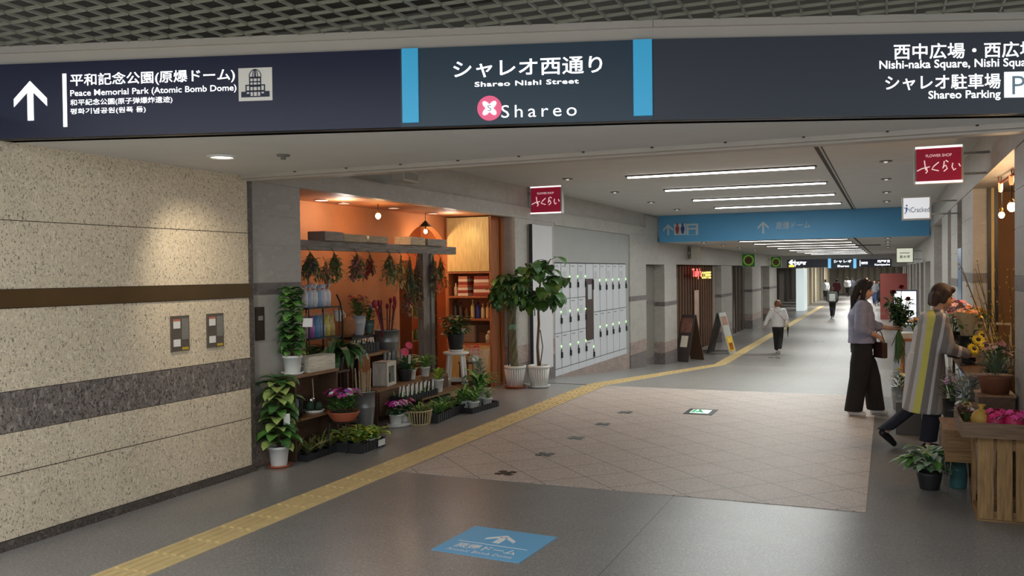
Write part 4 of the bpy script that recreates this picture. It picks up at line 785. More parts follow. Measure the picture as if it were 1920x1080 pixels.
q2 = atX(682, 760, -5.15); o = bucket('zinc_bucket', 'tall zinc bucket of bare bamboo stems behind the flower bowl', (-5.15, q2.y, 0), .085, .12, .46, M_ZINC); B = MB(); R = random.Random(3)
for i in range(14): a = R.uniform(0, 6.3); B.path([(.05*math.cos(a), .05*math.sin(a), .05), (.09*math.cos(a), .09*math.sin(a), .62+.1*R.random())], .006, 5)
B.build('stems', W_PALE, o)
# yellow-green tray
c_ = fl(724, 836); o_ = Vector((c_.x-.16, c_.y-.21, 0)); tray('seedling_tray', 'black crate tray of bright yellow-green plants on the floor under the flower bowl', o_, .44, .30, .09, 0, None, 'plant tray', (.07, .12, .02, .06))
for k in range(8):
    y = -.16+.106*(k//2); x = (-.07, .07)[k % 2]
    seedling('bright yellow-green plant in the crate tray, %s row, %s from the flower bowl stand' % (('rear', 'front')[k % 2], ORD[k//2]), o_+Vector((x, y, .009)), ((LY, (176, 190, 70), LL) if k > 2 else ((134, 156, 62), LL, (150, 150, 66))), 24, .14, .055, 'ovate', 40+k, 'yellow-green plants in the crate tray', .05, .09, M_POT if k in (5, 7) else M_BPOT, .9, .6, .04, .06)
# ------------------------------------------------------------------ metal rack and things in the shop
t = thing('metal_rack', 'black metal rack with curved end just inside the flower shop', 'rack', (0, 0, 0)); xr = -5.66
ya, yb = atX(560, 574, xr).y, atX(618, 574, xr).y; zs = (atX(600, 575, xr).z, atX(600, 631, xr).z)
for z in zs: B = MB(); B.bx(xr-.12, xr+.12, ya, yb+.03, z-.015, z); B.build('shelf', M_BLACK, t)
for y in (ya+.02, (ya+yb)/2, yb+.02): B = MB(); B.path([(xr+.11, y, 0), (xr+.11, y, zs[0])], .007, 6); B.path([(xr-.11, y, 0), (xr-.11, y, zs[0])], .007, 6); B.build('leg', M_BLACK, t)
B = MB(); B.path([(xr+.11, yb-.02, 1.48), (xr+.11, yb+.04, 1.40), (xr+.11, yb+.075, 1.28), (xr+.11, yb+.085, 1.1), (xr+.11, yb+.085, 0)], .010, 6); B.build('curved_end', M_BLACK, t)
PKC = ((225, 225, 235), (200, 210, 230), (235, 232, 225), (150, 180, 215), (228, 224, 232))
for k in range(6):
    y = ya+.05+(yb-ya-.06)*(k+.3)/6
    o = thing('gift_packet', 'clear wrapped white and blue packet on the upper rack shelf, %s from the grey pier' % ORD[k], 'packet', (xr+.02, y, zs[0]+.001), .2*k, 'wrapped packets on the upper rack shelf'); B = MB(); B.loft([((0, 0, 0), .036, .03), ((0, 0, .07), .042, .03), ((0, 0, .155), .040, .024), ((0, 0, .188), .014, .010), ((0, 0, .23+.01*(k % 3)), .042, .010)], 12); B.build('bag', mat('packet_%d' % (k % 5), PKC[k % 5], .35, 0, .2, 25), o, True); B = MB(); B.lathe([(.014, .182), (.016, .19), (.014, .198)], n=8, cap1=True); B.build('ribbon', mat('ribbon_%d' % (k % 2), ((90, 140, 200), (210, 180, 90))[k % 2], .5, 0, 0), o)
for k in range(6):
    y = ya+.04+(yb-ya)*(k+.3)/6; c = ((220, 190, 200), (190, 120, 190), (120, 170, 210), (170, 190, 215), (225, 205, 110), (200, 180, 120))[k]; nm = ('pink', 'violet', 'blue', 'pale blue', 'yellow', 'straw')[k]
    o = thing('gift_bag', '%s bag on the lower rack shelf' % nm, 'bag', (xr+.03, y, zs[1]+.001), .15*k, 'bags on the lower rack shelf'); B = MB(); B.loft([((0, 0, 0), .045, .03), ((0, 0, .12), .045, .028), ((0, 0, .17), .03, .012), ((0, 0, .23), .04, .006)], 12); B.build('bag', mat('bag_%d' % k, c, .4, 0, .2, 30), o, True); B = MB(); B.path([(-.02, 0, .2), (-.015, 0, .26), (.015, 0, .26), (.02, 0, .2)], .003, 5); B.build('handle', M_WHITE, o)
p = atX(633, 592, -5.6); o = bucket('white_mug', 'white enamel mug hooked on the curved end of the rack', (p.x, p.y+.02, p.z-.06), .04, .052, .12, M_WHITE, False, 'mug'); B = MB(); B.path([(.05, 0, .03), (.085, 0, .045), (.085, 0, .08), (.05, 0, .1)], .006, 6); B.build('handle', M_WHITE, o)
B = MB(); B.path([(-.05, -.0, .11), (-.02, -.08, .13)], .004, 5); B.build('hook', M_BLACK, o)
# upper bench with seed tray
bz = .742; y0, y1 = atX(638, 665, -5.72).y, atX(712, 665, -5.72).y
t = thing('plank_bench', 'pale plank bench carrying the black seed trays', 'bench', (0, 0, 0)); B = MB(); B.bx(-5.84, -5.58, y0, y1, bz, bz+.035); B.build('top', W_MID, t)
for y in (y0+.05, y1-.06): B = MB(); B.bx(-5.82, -5.60, y, y+.03, 0, bz); B.build('leg', W_DARK, t)
ym = atX(670, 655, -5.72).y; o = tray('seed_tray', 'black tray of seedlings with white plant tags on the plank bench', (-5.71, ym, bz+.036), .58, .22, .12, 0); R = random.Random(2); B = MB(); leaves(B, R, 40, (.08, .13), .09, .06, .02, 'ovate', .3, .8); B.build('foliage', green(LD), o)
for k in range(9): B = MB(); M = Matrix.Translation((.06+.02*R.random(), -.25+.06*k, .13)) @ Matrix.Rotation(R.uniform(-.4, .4), 4, 'X') @ Matrix.Rotation(R.uniform(0, .5), 4, 'Y'); B.bx(-.002, .002, -.012, .012, -.05, .05, M); B.build('plant_tag', M_WHITE, o)
yr = 9.24; t = thing('black_side_table', 'black low table behind the seed tray carrying vases', 'table', (-6.02, yr, 0)); B = MB(); B.bx(-.15, .15, -.30, .25, .925, .955); B.build('top', M_BPOT, t)
for sx in (-1, 1):
    for sy in (-1, 1): B = MB(); B.bx(sx*.13-.012, sx*.13+.012, sy*.22-.012, sy*.22+.012, 0, .925); B.build('leg', M_BPOT, t)
def arrangement(o, R, n, z0, h, spread, cols, fr, lc=(LD, LG), leafn=40, L=.09, lw=.035):
    B = MB(); ms = [green(c) for c in lc]; leaves(B, R, leafn, (z0, z0+h*.75), spread, L, lw, 'ovate', .4, .8, nm=len(ms)); B.build('foliage', ms, o); B = MB(); fm = [mat('petal_%d_%d_%d' % c, c, .5, 0, .12, 30) for c in cols]; S = MB()
    for i in range(n):
        a = R.uniform(0, 2*PI); r = spread*1.1*R.random()**.5; e = Vector((r*math.cos(a), r*math.sin(a), z0+h*R.uniform(.6, 1.05))); B.m = R.randrange(len(fm)); B.petals(e, (math.cos(a)*.5, math.sin(a)*.5, .8), fr*R.uniform(.7, 1.2), 7, None, .5); S.path([(0, 0, z0-.05), e*.6+Vector((0, 0, .1)), e], .003, 4)
    B.build('flowers', fm, o); S.build('stems', M_STEM, o)
p = atX(673, 631, -6.0); o = bucket('flower_vase', 'white tapered vase of mixed dried flowers on the black table', (-6.0, p.y, .956), .055, .085, .24, mat('pale_blue_enamel', (196, 206, 214), .4, 0, .03, 5), False, 'vase'); arrangement(o, random.Random(7), 26, .24, .24, .12, ((150, 70, 90), (170, 110, 100), (200, 150, 70), (160, 60, 60)), .03)
p = atX(652, 631, -5.95); B = MB(); B.loft([((0, 0, 0), .03, .10), ((.02, 0, .06), .035, .14), ((.03, 0, .13), .035, .15), ((.03, 0, .2), .03, .12), ((.03, 0, .25), .015, .06)], 18); o = B.build('straw_basket', mat('straw_brown', (150, 98, 56), .8, 0, .25, 40, bump=.4), None, True); o.location = (-5.95, p.y-.02, .956); tag(o, 'round brown straw basket between the rack and the pale vase', 'basket')
p = atX(694, 622, -6.0); o = bucket('teal_bucket', 'greenish bucket of small colourful flowers beside the pale vase', (-6.0, p.y-.02, .956), .05, .065, .17, mat('teal_zinc', (104, 130, 122), .45, .3, .08, 9), False, 'bucket'); arrangement(o, random.Random(8), 18, .17, .18, .08, ((190, 60, 70), (230, 220, 210), (200, 140, 60), (90, 80, 160)), .026)
p = atX(735, 650, -5.75); o = bucket('grey_bucket', 'big grey bucket with tall dark red stems left of the rustic post', (-5.82, p.y, .60), .12, .155, .40, M_ZINC, True); R = random.Random(12); S = MB(); F = MB()
for i in range(11): a = R.uniform(0, 6.28); e = Vector((.10*math.cos(a), .12*math.sin(a), .4+R.uniform(.22, .40))); S.path([(.03*math.cos(a), .03*math.sin(a), .1), e], .008, 6); F.ell(e, (.022, .022, .04), 8, 6)
S.build('stems', mat('dark_red_stem', (84, 40, 46), .6, 0, .15, 12), o); F.build('buds', mat('crimson_bud', (140, 30, 54), .6, 0, .2, 20), o, True); S = MB(); S.path([(.0, -.02, .1), (.05, -.22, .46), (.05, -.34, .70)], .010, 6); S.ell((.05, -.36, .74), (.03, .05, .05)); S.build('leaning_flower', mat('crimson_bud', (140, 30, 54)), o)
bx_thing('wooden_crate', 'brown wooden crate under the big grey bucket', 'crate', (-5.80, p.y, 0), .28, .3, .599, W_DARK)
# middle bench with white shadow box
t = thing('low_bench', 'dark brown two level wooden bench in front of the rustic post', 'bench', (0, 0, 0)); by0, by1 = 8.55, 10.3
B = MB(); B.bx(-5.54, -5.30, by0, by1, .37, .40); B.build('upper_board', W_MID, t); B = MB(); B.bx(-5.28, -5.08, 9.2, 10.55, .20, .225); B.build('lower_board', W_MID, t)
for y in (by0, 9.25, by1-.03): B = MB(); B.bx(-5.54, -5.30, y, y+.03, 0, .37); B.build('leg', W_DARK, t)
for y in (9.2, 10.52): B = MB(); B.bx(-5.28, -5.08, y, y+.03, 0, .20); B.build('leg', W_DARK, t)
B = MB(); B.bx(-5.299, -5.285, by0+.03, by1-.03, .1, .37); B.build('front_board', W_DARK, t)
p = atX(727, 720, -5.40); t = thing('shadow_box', 'white wooden box frame with pale bulbs inside, on the bench', 'box', (-5.42, p.y, .401), PI/2+.15); s = .28
W_WH = wood('white_wood', (206, 200, 186), .7, 6, 2); B = MB(); 
B.bx(-s/2, s/2, .1, .11, 0, s); B.bx(-s/2, -s/2+.012, -.06, .1, 0, s); B.bx(s/2-.012, s/2, -.06, .1, 0, s); B.bx(-s/2, s/2, -.06, .1, 0, .012); B.bx(-s/2, s/2, -.06, .1, s-.012, s); B.build('box', W_WH, t)
B = MB(); B.bx(-s/2, -s/2+.05, -.07, -.06, 0, s); B.bx(s/2-.05, s/2, -.07, -.06, 0, s); B.bx(-s/2+.05, s/2-.05, -.07, -.06, 0, .04); B.bx(-s/2+.05, s/2-.05, -.07, -.06, s-.05, s); B.build('front_frame', W_WH, t); B = MB(); R = random.Random(2)
for k in range(14): B.path([(-.08+.012*k, 0, .012), (-.08+.012*k+R.uniform(-.01, .01), -.02, .11+.04*R.random())], [.007, .004], 5)
B.build('bulb_plants', mat('dark_stalks', (70, 78, 72), .6, 0, .3, 30), t)
for k in range(6):
    p = atX(709+8*k, 672, -5.5); o = bottle('test_tube', 'clear glass tube on the rear plank behind the shadow box, %s from the seed tray' % ORD[k], (-5.56, p.y+.25, .62), .018, .15, mat('clear_tube', (200, 206, 204), .1, 0, 0, trans=.6), M_STEEL, 'glass tubes in a row behind the shadow box', 'glass tube', .1)
yt = [atX(709, 672, -5.5).y+.2, atX(749, 672, -5.5).y+.3]; B = MB(); B.bx(-5.625, -5.56+.06, yt[0], yt[1], .59, .619); B.bx(-5.60, -5.57, yt[0], yt[0]+.03, 0, .59); B.bx(-5.60, -5.57, yt[1]-.03, yt[1], 0, .59); o = B.build('rear_plank', W_MID); tag(o, 'narrow rear plank shelf carrying the clear glass tubes', 'shelf')
p = atX(757, 660, -5.42); o = thing('gerbera_pot', 'dark pot with two pink gerberas and a leaning white tag', 'potted flowers', (-5.42, p.y+.02, .401)); pot(o, .07, .09, .15, M_BPOT, False); R = random.Random(5); B = MB(); leaves(B, R, 26, (.13, .24), .05, .16, .05, 'lance', .5, 1.0); B.build('foliage', green(LB), o); S = MB(); F = MB()
for e, r in ((Vector((.05, .02, .43)), .055), (Vector((.06, -.10, .36)), .06)): S.path([(0, 0, .13), e*.6+Vector((0, 0, .08)), e], .005, 5); F = MB(); F.petals(e, (.7, -.5, .4), r, 14, r*.4, .25); F.build('flower', mat('gerbera_pink', (222, 74, 108), .5, 0, .12, 20), o)
S.build('stems', M_STEM, o); tagcard(o, (.09, -.04, .27), .03, .13, .6, .5)
yt0, yt1 = atX(745, 735, -5.18).y, atX(808, 735, -5.18).y; o = tray('tag_tray', 'black seed tray crowded with white plant tags on the low bench', (-5.18, (yt0+yt1)/2, .226), yt1-yt0, .20, .07, 0); R = random.Random(21); B = MB()
for k in range(10):
    for j in range(3): B.leaf((-.06+.06*j, -(yt1-yt0)/2+.05+(yt1-yt0-.1)*k/9, .05), (R.uniform(-.4, .4), R.uniform(-.4, .4), 1), .09, .02, .3, .2, 'lance', 3)
B.build('foliage', green(LG), o)
for k in range(15): B = MB(); M = Matrix.Translation((.05-.07*(k % 2), -(yt1-yt0)/2+.04+(yt1-yt0-.08)*k/14, .115)) @ Matrix.Rotation(R.uniform(-.25, .25), 4, 'X'); B.bx(-.002, .002, -.016, .016, -.06, .06, M); B.build('plant_tag', M_WHITE, o)
def smallpot(px, py, x, z, label, cols, L, w, n, kind, seed, rp=.06, hp=.13, up=.8, droop=.5, potm=M_POT, spread=.04):
    p = atX(px, py, x); return seedling(label, (x, p.y, z), cols, n, L, w, kind, seed, None, rp, hp, potm, up, droop, spread, .1, 'potted_herb')
smallpot(772, 712, -5.42, .401, 'white pot with a leafy green plant beside the shadow box', (LG, LL), .14, .05, 26, 'ovate', 61, .055, .12)
smallpot(797, 722, -5.42, .401, 'white pot with feathery bright leaves behind the tag tray', (LL, LG), .20, .035, 40, 'lance', 62, .06, .12, 1.0, .7)
smallpot(821, 738, -5.18, .226, 'white pot with upright bright leaves at the end of the low bench', (LL, LY), .11, .05, 22, 'ovate', 63, .07, .16, 1.0, .4)
# white stool and its plant
t = thing('white_stool', 'round white wooden stool carrying a black potted plant', 'stool', (-5.36, 10.66, 0)); B = MB(); B.lathe([(.17, .615), (.175, .625), (.175, .645), (.165, .65), (.001, .65)], n=30); B.build('seat', M_WHITE, t, True)
for k in range(4): a = PI/4+.3+k*PI/2; B = MB(); B.bar((.12*math.cos(a), .12*math.sin(a), .62), (.19*math.cos(a), .19*math.sin(a), 0), .035, .035); B.build('leg', M_WHITE, t)
for k in range(4): a = PI/4+.3+k*PI/2; b2 = a+PI/2; B = MB(); r = .158; B.bar((r*math.cos(a), r*math.sin(a), .27), (r*math.cos(b2), r*math.sin(b2), .27), .02, .03); B.build('rung', M_WHITE, t)
o = thing('potted_fern', 'bushy dark green plant in a black pot on the white stool', 'potted plant', (-5.36, 10.66, .651)); saucer(o, .11, M_POT, 0, .03); pot(o, .085, .115, .24, M_BPOT, False, z=.008); B = MB(); R = random.Random(14); ms = [green(LD), green((50, 84, 48))]; leaves(B, R, 120, (.22, .46), .15, .14, .06, 'ovate', .6, .5, nm=2); B.build('foliage', ms, o); tagcard(o, (.13, -.03, .28), .05, .06, .8, .1)
p = fl(838, 765); o = bucket('patterned_pail', 'small grey patterned pail on the floor under the white stool', (p.x-.05, p.y, 0), .07, .09, .17, mat('patterned_grey', (150, 152, 154), .5, .2, .4, 50))
# floor plants towards the lockers
p = fl(747, 800); t = thing('white_saucer_tray', 'oval white saucer tray on the floor under the pink cyclamens', 'saucer', (p.x-.03, p.y+.10, 0)); B = MB(); B.loft([((0, 0, 0), .12, .19), ((0, 0, .03), .135, .205)], 26); B.build('dish', M_POT, t, True)
for k, (y, c) in enumerate(((-.10, ((190, 50, 160), (224, 150, 200), (230, 200, 220))), (.09, ((236, 190, 196), (214, 50, 120), (220, 110, 160))))):
    seedling(('magenta' if k == 0 else 'pink and white')+' cyclamen in a white pot on the white saucer tray', (p.x-.03, p.y+.10+y, .031), (LD, LB), 34, .09, .06, 'heart', 70+k, 'cyclamens on the saucer tray', .075, .11, M_POT, .5, .6, .06, .05, 'potted_cyclamen', None, (c, 17, .10, .13, .042))
p = fl(792, 798); t = thing('wicker_basket', 'open pale wicker basket of grassy plants on the floor', 'basket', (p.x-.09, p.y+.10, 0)); B = MB(); M_CANE = mat('pale_cane', (198, 178, 132), .6, 0, .15, 30)
for k in range(26): a = 2*PI*k/26; B.path([(.11*math.cos(a), .13*math.sin(a), .0), (.135*math.cos(a), .16*math.sin(a), .16)], .006, 5)
for z, s in ((.006, 1.0), (.155, 1.24)): B.path([(.11*s*math.cos(2*PI*k/26), .13*s*math.sin(2*PI*k/26), z) for k in range(27)], .008, 6)
B.build('cane_frame', M_CANE, t); B = MB(); B.lathe([(.1, .01), (.115, .10), (.001, .10)], n=18); B.build('liner', M_BPOT, t); R = random.Random(15); B = MB(); ms = [green(LG), green((120, 100, 66)), green(LL)]; leaves(B, R, 60, (.10, .16), .12, .13, .016, 'lance', .5, 1.1, nm=3); B.build('foliage', ms, t)
c_, d_ = fl(818, 795), fl(876, 770); md = (c_+d_)/2; L = (d_-c_).length; ax = (d_-c_).normalized(); rz = math.atan2(-ax.x, ax.y); ct = Vector((md.x-.13, md.y+.02, 0)); tray('seedling_tray', 'long black tray of mixed seedlings with a white label, next to the wicker basket', ct, L, .26, .10, rz, None, 'plant tray', (L/2-.16, .13, -.0, .07))
for k in range(10):
    u = -.5+(k//2+.5)/5; v = (-.06, .06)[k % 2]; seedling('seedling in the long tray by the wicker basket, %s row, %s from the basket' % (('rear', 'front')[k % 2], ORD[k//2]), ct+ax*u*L*.95+Vector((v, 0, .009)), ((LG, LL), (LD, LG), (LL, (150, 140, 90)))[k % 3], 22, .15, (.014, .03)[k % 3 == 0], ('lance', 'ovate')[k % 3 == 0], 80+k, 'seedlings in the long black tray', .05, .08, M_BPOT, 1.0, .45, .03, .05)
c_, d_ = fl(882, 776), fl(930, 762); md = (c_+d_)/2; ax = (d_-c_).normalized(); rz = math.atan2(-ax.x, ax.y); L = (d_-c_).length; ct = Vector((md.x-.12, md.y+.02, 0)); tray('seedling_tray', 'short black tray of small palms in white pots near the oak cabinet', ct, L+.04, .30, .07, rz)
for k in range(4):
    u = (-.26, .26)[k//2]; v = (-.07, .07)[k % 2]; seedling('small palm in a white pot, short tray, %s row, %s end' % (('rear', 'front')[k % 2], ('stool', 'cabinet')[k//2]), ct+ax*u*L+Vector((v, 0, .009)), ((LL, LG) if k != 3 else ((176, 186, 150), LL)), 26, .24 if k % 2 == 0 else .13, .035, 'lance', 100+k, 'small palms in the short tray', .065, .12, M_POT, 1.3, .8, .03, .08, 'potted_palm')
p = fl(890, 757); o = seedling('broad leafy palm in a white pot, standing behind the short tray', (p.x-.02, p.y+.2, 0), (LL, LG, LD), 44, .34, .05, 'lance', 111, None, .08, .15, M_POT, 1.6, .9, .05, .12, 'potted_palm')
p = atX(890, 690, -5.4); t = thing('red_flower_pack', 'white pack of red flowers on a small stand near the oak cabinet', 'potted flowers', (-5.42, p.y-.1, 0)); B = MB(); B.bx(-.12, .12, -.14, .14, .44, .46); B.build('stand_top', W_DARK, t)
for sx in (-1, 1):
    for sy in (-1, 1): B = MB(); B.bx(sx*.1-.01, sx*.1+.01, sy*.12-.01, sy*.12+.01, 0, .44); B.build('leg', W_DARK, t)
B = MB(); B.bx(.02, .08, -.1, .1, .461, .53); B.build('white_pack', M_WHITE, t); R = random.Random(17); B = MB(); leaves(B, R, 26, (.48, .62), .10, .08, .03); B.build('foliage', green(LD), t); B = MB(); 
for i in range(16): B.petals((R.uniform(-.08, .1), R.uniform(-.13, .13), R.uniform(.55, .68)), (.6, -.3, .7), .03, 6)
B.build('flowers', mat('petal_red', (190, 40, 48), .5, 0, .1, 20), t)
p = fl(915, 745); t = thing('wrapped_plant', 'tall plant in a clear plastic wrap at the foot of the oak cabinet', 'wrapped plant', (p.x-.12, p.y, 0)); pot(t, .06, .075, .13, M_POT); B = MB(); R = random.Random(18); leaves(B, R, 40, (.12, .5), .05, .13, .045, 'ovate', .4, .9); B.build('foliage', green(LD), t); B = MB(); B.lathe([(.07, .10), (.12, .55), (.15, .66)], n=16, cap0=False); B.build('clear_wrap', mat('clear_film', (230, 234, 236), .15, 0, 0, alpha=.16), t, True)
# ------------------------------------------------------------------ two big trees in white pots
def big_pot(name, label, p, sauc):
    o = thing(name, label, 'potted tree', p); saucer(o, .17, sauc, 0, .035); pot(o, .115, .15, .32, M_POT, True, 26, z=.01); return o
p = fl(965, 729); o = big_pot('money_tree', 'potted tree with a braided trunk in a ribbed white pot', (p.x-.04, p.y+.12, 0), M_TERR); R = random.Random(31); B = MB()
top = Vector((-.07, 0, 1.28)); 
for k in range(4): B.path([Vector((-.07*u+.035*math.cos(u*9+k*PI/2), .035*math.sin(u*9+k*PI/2), .28+u*1.0)) for u in [i/24 for i in range(25)]], [.032-.010*i/24 for i in range(25)], 7)
B.build('trunk', M_TRUNK, o, True); B = MB(); ms = [green(LD), green((52, 92, 40)), green(LG)]; S = MB()
for i in range(52):
    a = i*2.4; el = R.uniform(-.35, 1.2); d = Vector((math.cos(a)*math.cos(el), math.sin(a)*math.cos(el), math.sin(el))); e = top+Vector((0, 0, .08))+d*R.uniform(.16, .40); e.x = abs(e.x+.1)-.1 if o.location.y+e.y > 12.1 else e.x; e.y = min(e.y, .10); e.x = max(e.x, -.24); S.path([top+Vector((0, 0, -.05+.004*i)), (top+e)/2+Vector((0, 0, .04)), e], .005, 4); B.m = R.randrange(3); x, y = frame(d)
    for j in range(6): b_ = 2*PI*j/6; dd = (x*math.cos(b_)+y*math.sin(b_)+d*.45+Vector((0, 0, -.25))); B.leaf(e, dd, R.uniform(.14, .21), R.uniform(.055, .08), .8, .2, 'ovate', 4)
B.build('foliage', ms, o); S.build('leaf_stalks', M_STEM, o); B = MB(); B.lathe([(.055, .86), (.06, .90), (.055, .94)], (-.04, 0, 0), 12, True, True); B.build('ribbon', mat('teal_ribbon', (110, 160, 140), .5, 0, .1, 20), o); B = MB(); B.path([(-.12, .04, .28), (-.12, .04, 1.25)], .009, 6); B.build('support_stake', mat('green_stake', (40, 66, 52), .5, 0, 0), o)
p = fl(1005, 728); o = big_pot('rubber_tree', 'potted tree with a thin trunk and large round leaves in a ribbed white pot', (p.x, p.y+.12, 0), M_POT); R = random.Random(33); B = MB(); tp = [(0, 0, .3), (-.015, .0, .6), (.01, 0, .95), (.0, 0, 1.25), (.04, .02, 1.6), (.02, 0, 1.85)]; B.path(tp, [.026, .022, .02, .017, .013, .008], 8)
br = [[(0, 0, 1.25), (.14, -.05, 1.45), (.34, -.1, 1.60), (.50, -.12, 1.58)], [(0, 0, 1.3), (-.1, -.05, 1.5), (-.12, -.1, 1.85)], [(.03, 0, 1.55), (.1, .1, 1.75), (.16, .12, 1.9)], [(0, 0, 1.2), (.1, -.1, 1.3), (.26, -.16, 1.38), (.38, -.18, 1.36)]]
for b_ in br: B.path(b_, [.012, .009, .007, .005][:len(b_)], 6)
B.path([(.02, 0, .3), (.06, .02, .6), (.03, 0, .85)], .008, 6); B.build('trunk', M_BARK, o, True); B = MB(); ms = [green((66, 104, 46)), green(LD), green((84, 124, 50))]; S = MB()
for i in range(78):
    b_ = R.choice(br+[tp[3:]]+[br[0]]); k = R.randrange(1, len(b_)); u = R.random(); q = Vector(b_[k-1]).lerp(Vector(b_[k]), u); a = R.uniform(0, 6.28); d = Vector((math.cos(a), math.sin(a), R.uniform(-.1, .6))); e = q+d.normalized()*R.uniform(.06, .12); S.path([q, e], .004, 4); B.m = R.randrange(3); B.leaf(e, d+Vector((0, 0, -.35)), R.uniform(.18, .27), R.uniform(.13, .19), .9, .18, 'heart', 6)
B.build('foliage', ms, o); S.build('leaf_stalks', M_STEM, o)
# ------------------------------------------------------------------ white notice panel and the lockers
ya, yb = YX(990), YX(1028); t = thing('notice_panel', 'tall white panel with a faint grey notice on the pier before the lockers', 'panel', (XW+.004, 0, 0)); B = MB(); B.bx(0, .07, ya, yb, .13, 2.46); B.build('panel', mat('panel_white', (208, 208, 212), .45, 0, .02, 3), t, bevel=.006); B = MB(); B.bx(.02, .076, ya-.012, ya, .13, 2.46); B.build('edge_strip', M_SEAM, t)
PN = Plane(Vector((XW+.072, 0, 0)), Vector((XW+.072, 10, 0))); M_GT = mat('faint_grey_print', (168, 170, 178), .5, 0, 0)
sign_text('lettering', 'コイン', PN, 998, 424, 1008, 417, M_GT, t, .0, out=.001); sign_text('lettering', 'ロッカー\nLOCKER', PN, 993, 448, 1006, 436, M_GT, t, .0, out=.001); sign_text('lettering', 'ご案内\n→', PN, 993, 460, 1004, 450, M_GT, t, .0, out=.001); B = MB(); B.bx(.071, .076, ya+.06, ya+.09, 1.02, 1.13); B.build('latch', M_BLACK, t)
XLK = -5.22; M_LOCK = mat('locker_white', (206, 208, 214), .4, 0, .02, 3); M_LGAP = mat('locker_gap', (96, 98, 104), .5, 0, 0); L_LED = glow('green_led', (120, 255, 90), 4.0); M_TXT = mat('locker_text', (120, 122, 130), .5, 0, 0)
cols = [1039.5, 1052, 1068.7, 1083.7, 1098, 1112.3, 1124.7, 1137, 1149, 1160.5, 1173.5]; g = 'coin locker columns'
for k in range(10):
    y0, y1 = YX(cols[k], XLK)+.006, YX(cols[k+1], XLK)-.006; W_ = y1-y0
    o = thing('locker_column', ('white coin locker column with a brown pay panel' if k == 4 else 'white coin locker column, %s from the white notice panel' % ORD[k]), 'locker', (XLK, y0, 0), 0, g)
    B = MB(); B.bx(-.5, -.012, 0, W_, -.02, 1.86); B.build('body', M_LGAP, o); B = MB(); B.bx(-.3, .0, 0, W_, -.08, .03); B.build('plinth', M_LOCK, o)
    rows = [(.045, .64), (.652, 1.23), (1.242, 1.85)] if k < 4 else ([(.045, .40)] if k == 4 else [(.045, .915), (.93, 1.85)])
    for (z0, z1) in rows:
        B = MB(); B.bx(-.02, .0, .008, W_-.014, z0, z1); d = B.build('door', M_LOCK, o, bevel=.004); zl = z0+(z1-z0)*(.62 if k < 5 else .66)
        B = MB(); B.ell((.004, W_-.025, zl), (.008, .017, .017), 10, 6); B.build('status_light', L_LED, d); B = MB(); B.bx(0, .03, W_-.045, W_-.012, zl-.20, zl-.10); B.bx(0, .014, W_-.034, W_-.02, zl-.1, zl-.05); B.build('key', M_BLACK, d)
        B = MB(); B.bx(0, .002, .05, W_*.55, z1-.05, z1-.035); B.build('number_plate', M_TXT, d)
        if z1 > 1.2 and k % 2: B = MB(); [B.bx(0, .002, .06, .06+W_*.4, z1-.16-.03*j, z1-.145-.03*j) for j in range(5)]; B.build('notice_text', mat('locker_notice', (176, 178, 184), .5, 0, 0), d)
    if k == 4:
        B = MB(); B.bx(-.02, .004, .008, W_-.012, .42, 1.56); d = B.build('pay_panel', mat('pay_brown', (74, 56, 52), .4, .2, .12, 9), o); B = MB(); B.bx(.004, .008, .10, W_-.12, 1.18, 1.46); B.build('screen', mat('pay_screen', (190, 194, 196), .3, 0, .05, 9), d); B = MB(); [B.ell((.006, .12+.12*j, 1.0), (.006, .014, .014), 8, 5) for j in range(2)]; B.build('buttons', mat('pay_green', (120, 140, 80), .5, 0, 0), d); B = MB(); B.bx(-.02, .0, .008, W_-.014, 1.57, 1.85); B.build('top_panel', M_LOCK, o); B = MB(); B.bx(-.01, .02, W_-.05, W_-.01, 1.36, 1.55); B.build('handle', M_BLACK, d)
b = MB(); b.bx(XW-.42, XLK-.005, 14.05, 18.88, 1.87, 2.55); b.bx(XLK-.04, XLK-.01, YX(1173.5, XLK), 18.87, -.2, 1.9); struct('wall_locker_panel', b, mat('locker_panel', (160, 160, 158), .5, 0, .03, 3))
b = MB(); b.add([(XLK, 14.07, -.085), (XLK, 18.85, -.085), (XLK, 18.85, gz(18.85)), (XLK, 14.07, gz(14.07)), (XLK-.4, 14.07, -.085), (XLK-.4, 18.85, -.085), (XLK-.4, 18.85, gz(18.85)), (XLK-.4, 14.07, gz(14.07))], [[0, 3, 2, 1], [0, 1, 5, 4]]); struct('trim_11', b, G_PBASE)
# ------------------------------------------------------------------ right flower shop shell
M_BRWN = mat('warm_brown_wall', (150, 112, 78), .7, 0, .08, 3)
b = MB(); b.bx(2.05, 2.15, 6.3, 12.4, 0, 2.8); b.bx(1.0, 2.15, 11.6, 11.7, 0, 2.8); b.bx(1.3, 2.15, 7.36, 7.46, 0, 2.8); struct('wall_right_shop', b, M_BRWN)
b = MB(); b.bx(.9, 2.15, 7.46, 12.4, 2.66, 2.72); struct('ceiling_shop_right', b, M_SHOPC)
b = MB(); b.bx(1.0, 1.035, 10.90, 10.97, 0, 2.6); b.bx(1.065, 1.10, 10.90, 10.97, 0, 2.6); struct('trim_12', b, M_BLACK)
b = MB(); b.bx(1.035, 1.065, 10.91, 10.97, 0, 2.6); struct('trim_13', b, W_OAK)
for k, (px, py, y) in enumerate(((1878, 403, 9.6), (1897, 388, 9.0))): pendant(atY(px, py, y), 2.66, 'hot glowing bulb inside the right hand flower shop, %s' % ('farther and redder one' if k == 0 else 'nearer and brighter one'), False, .026+.01*k, 8)
lamp('right_shop_fill', 'POINT', (1.35, 9.4, 2.45), 16, (1, .76, .5), .1)
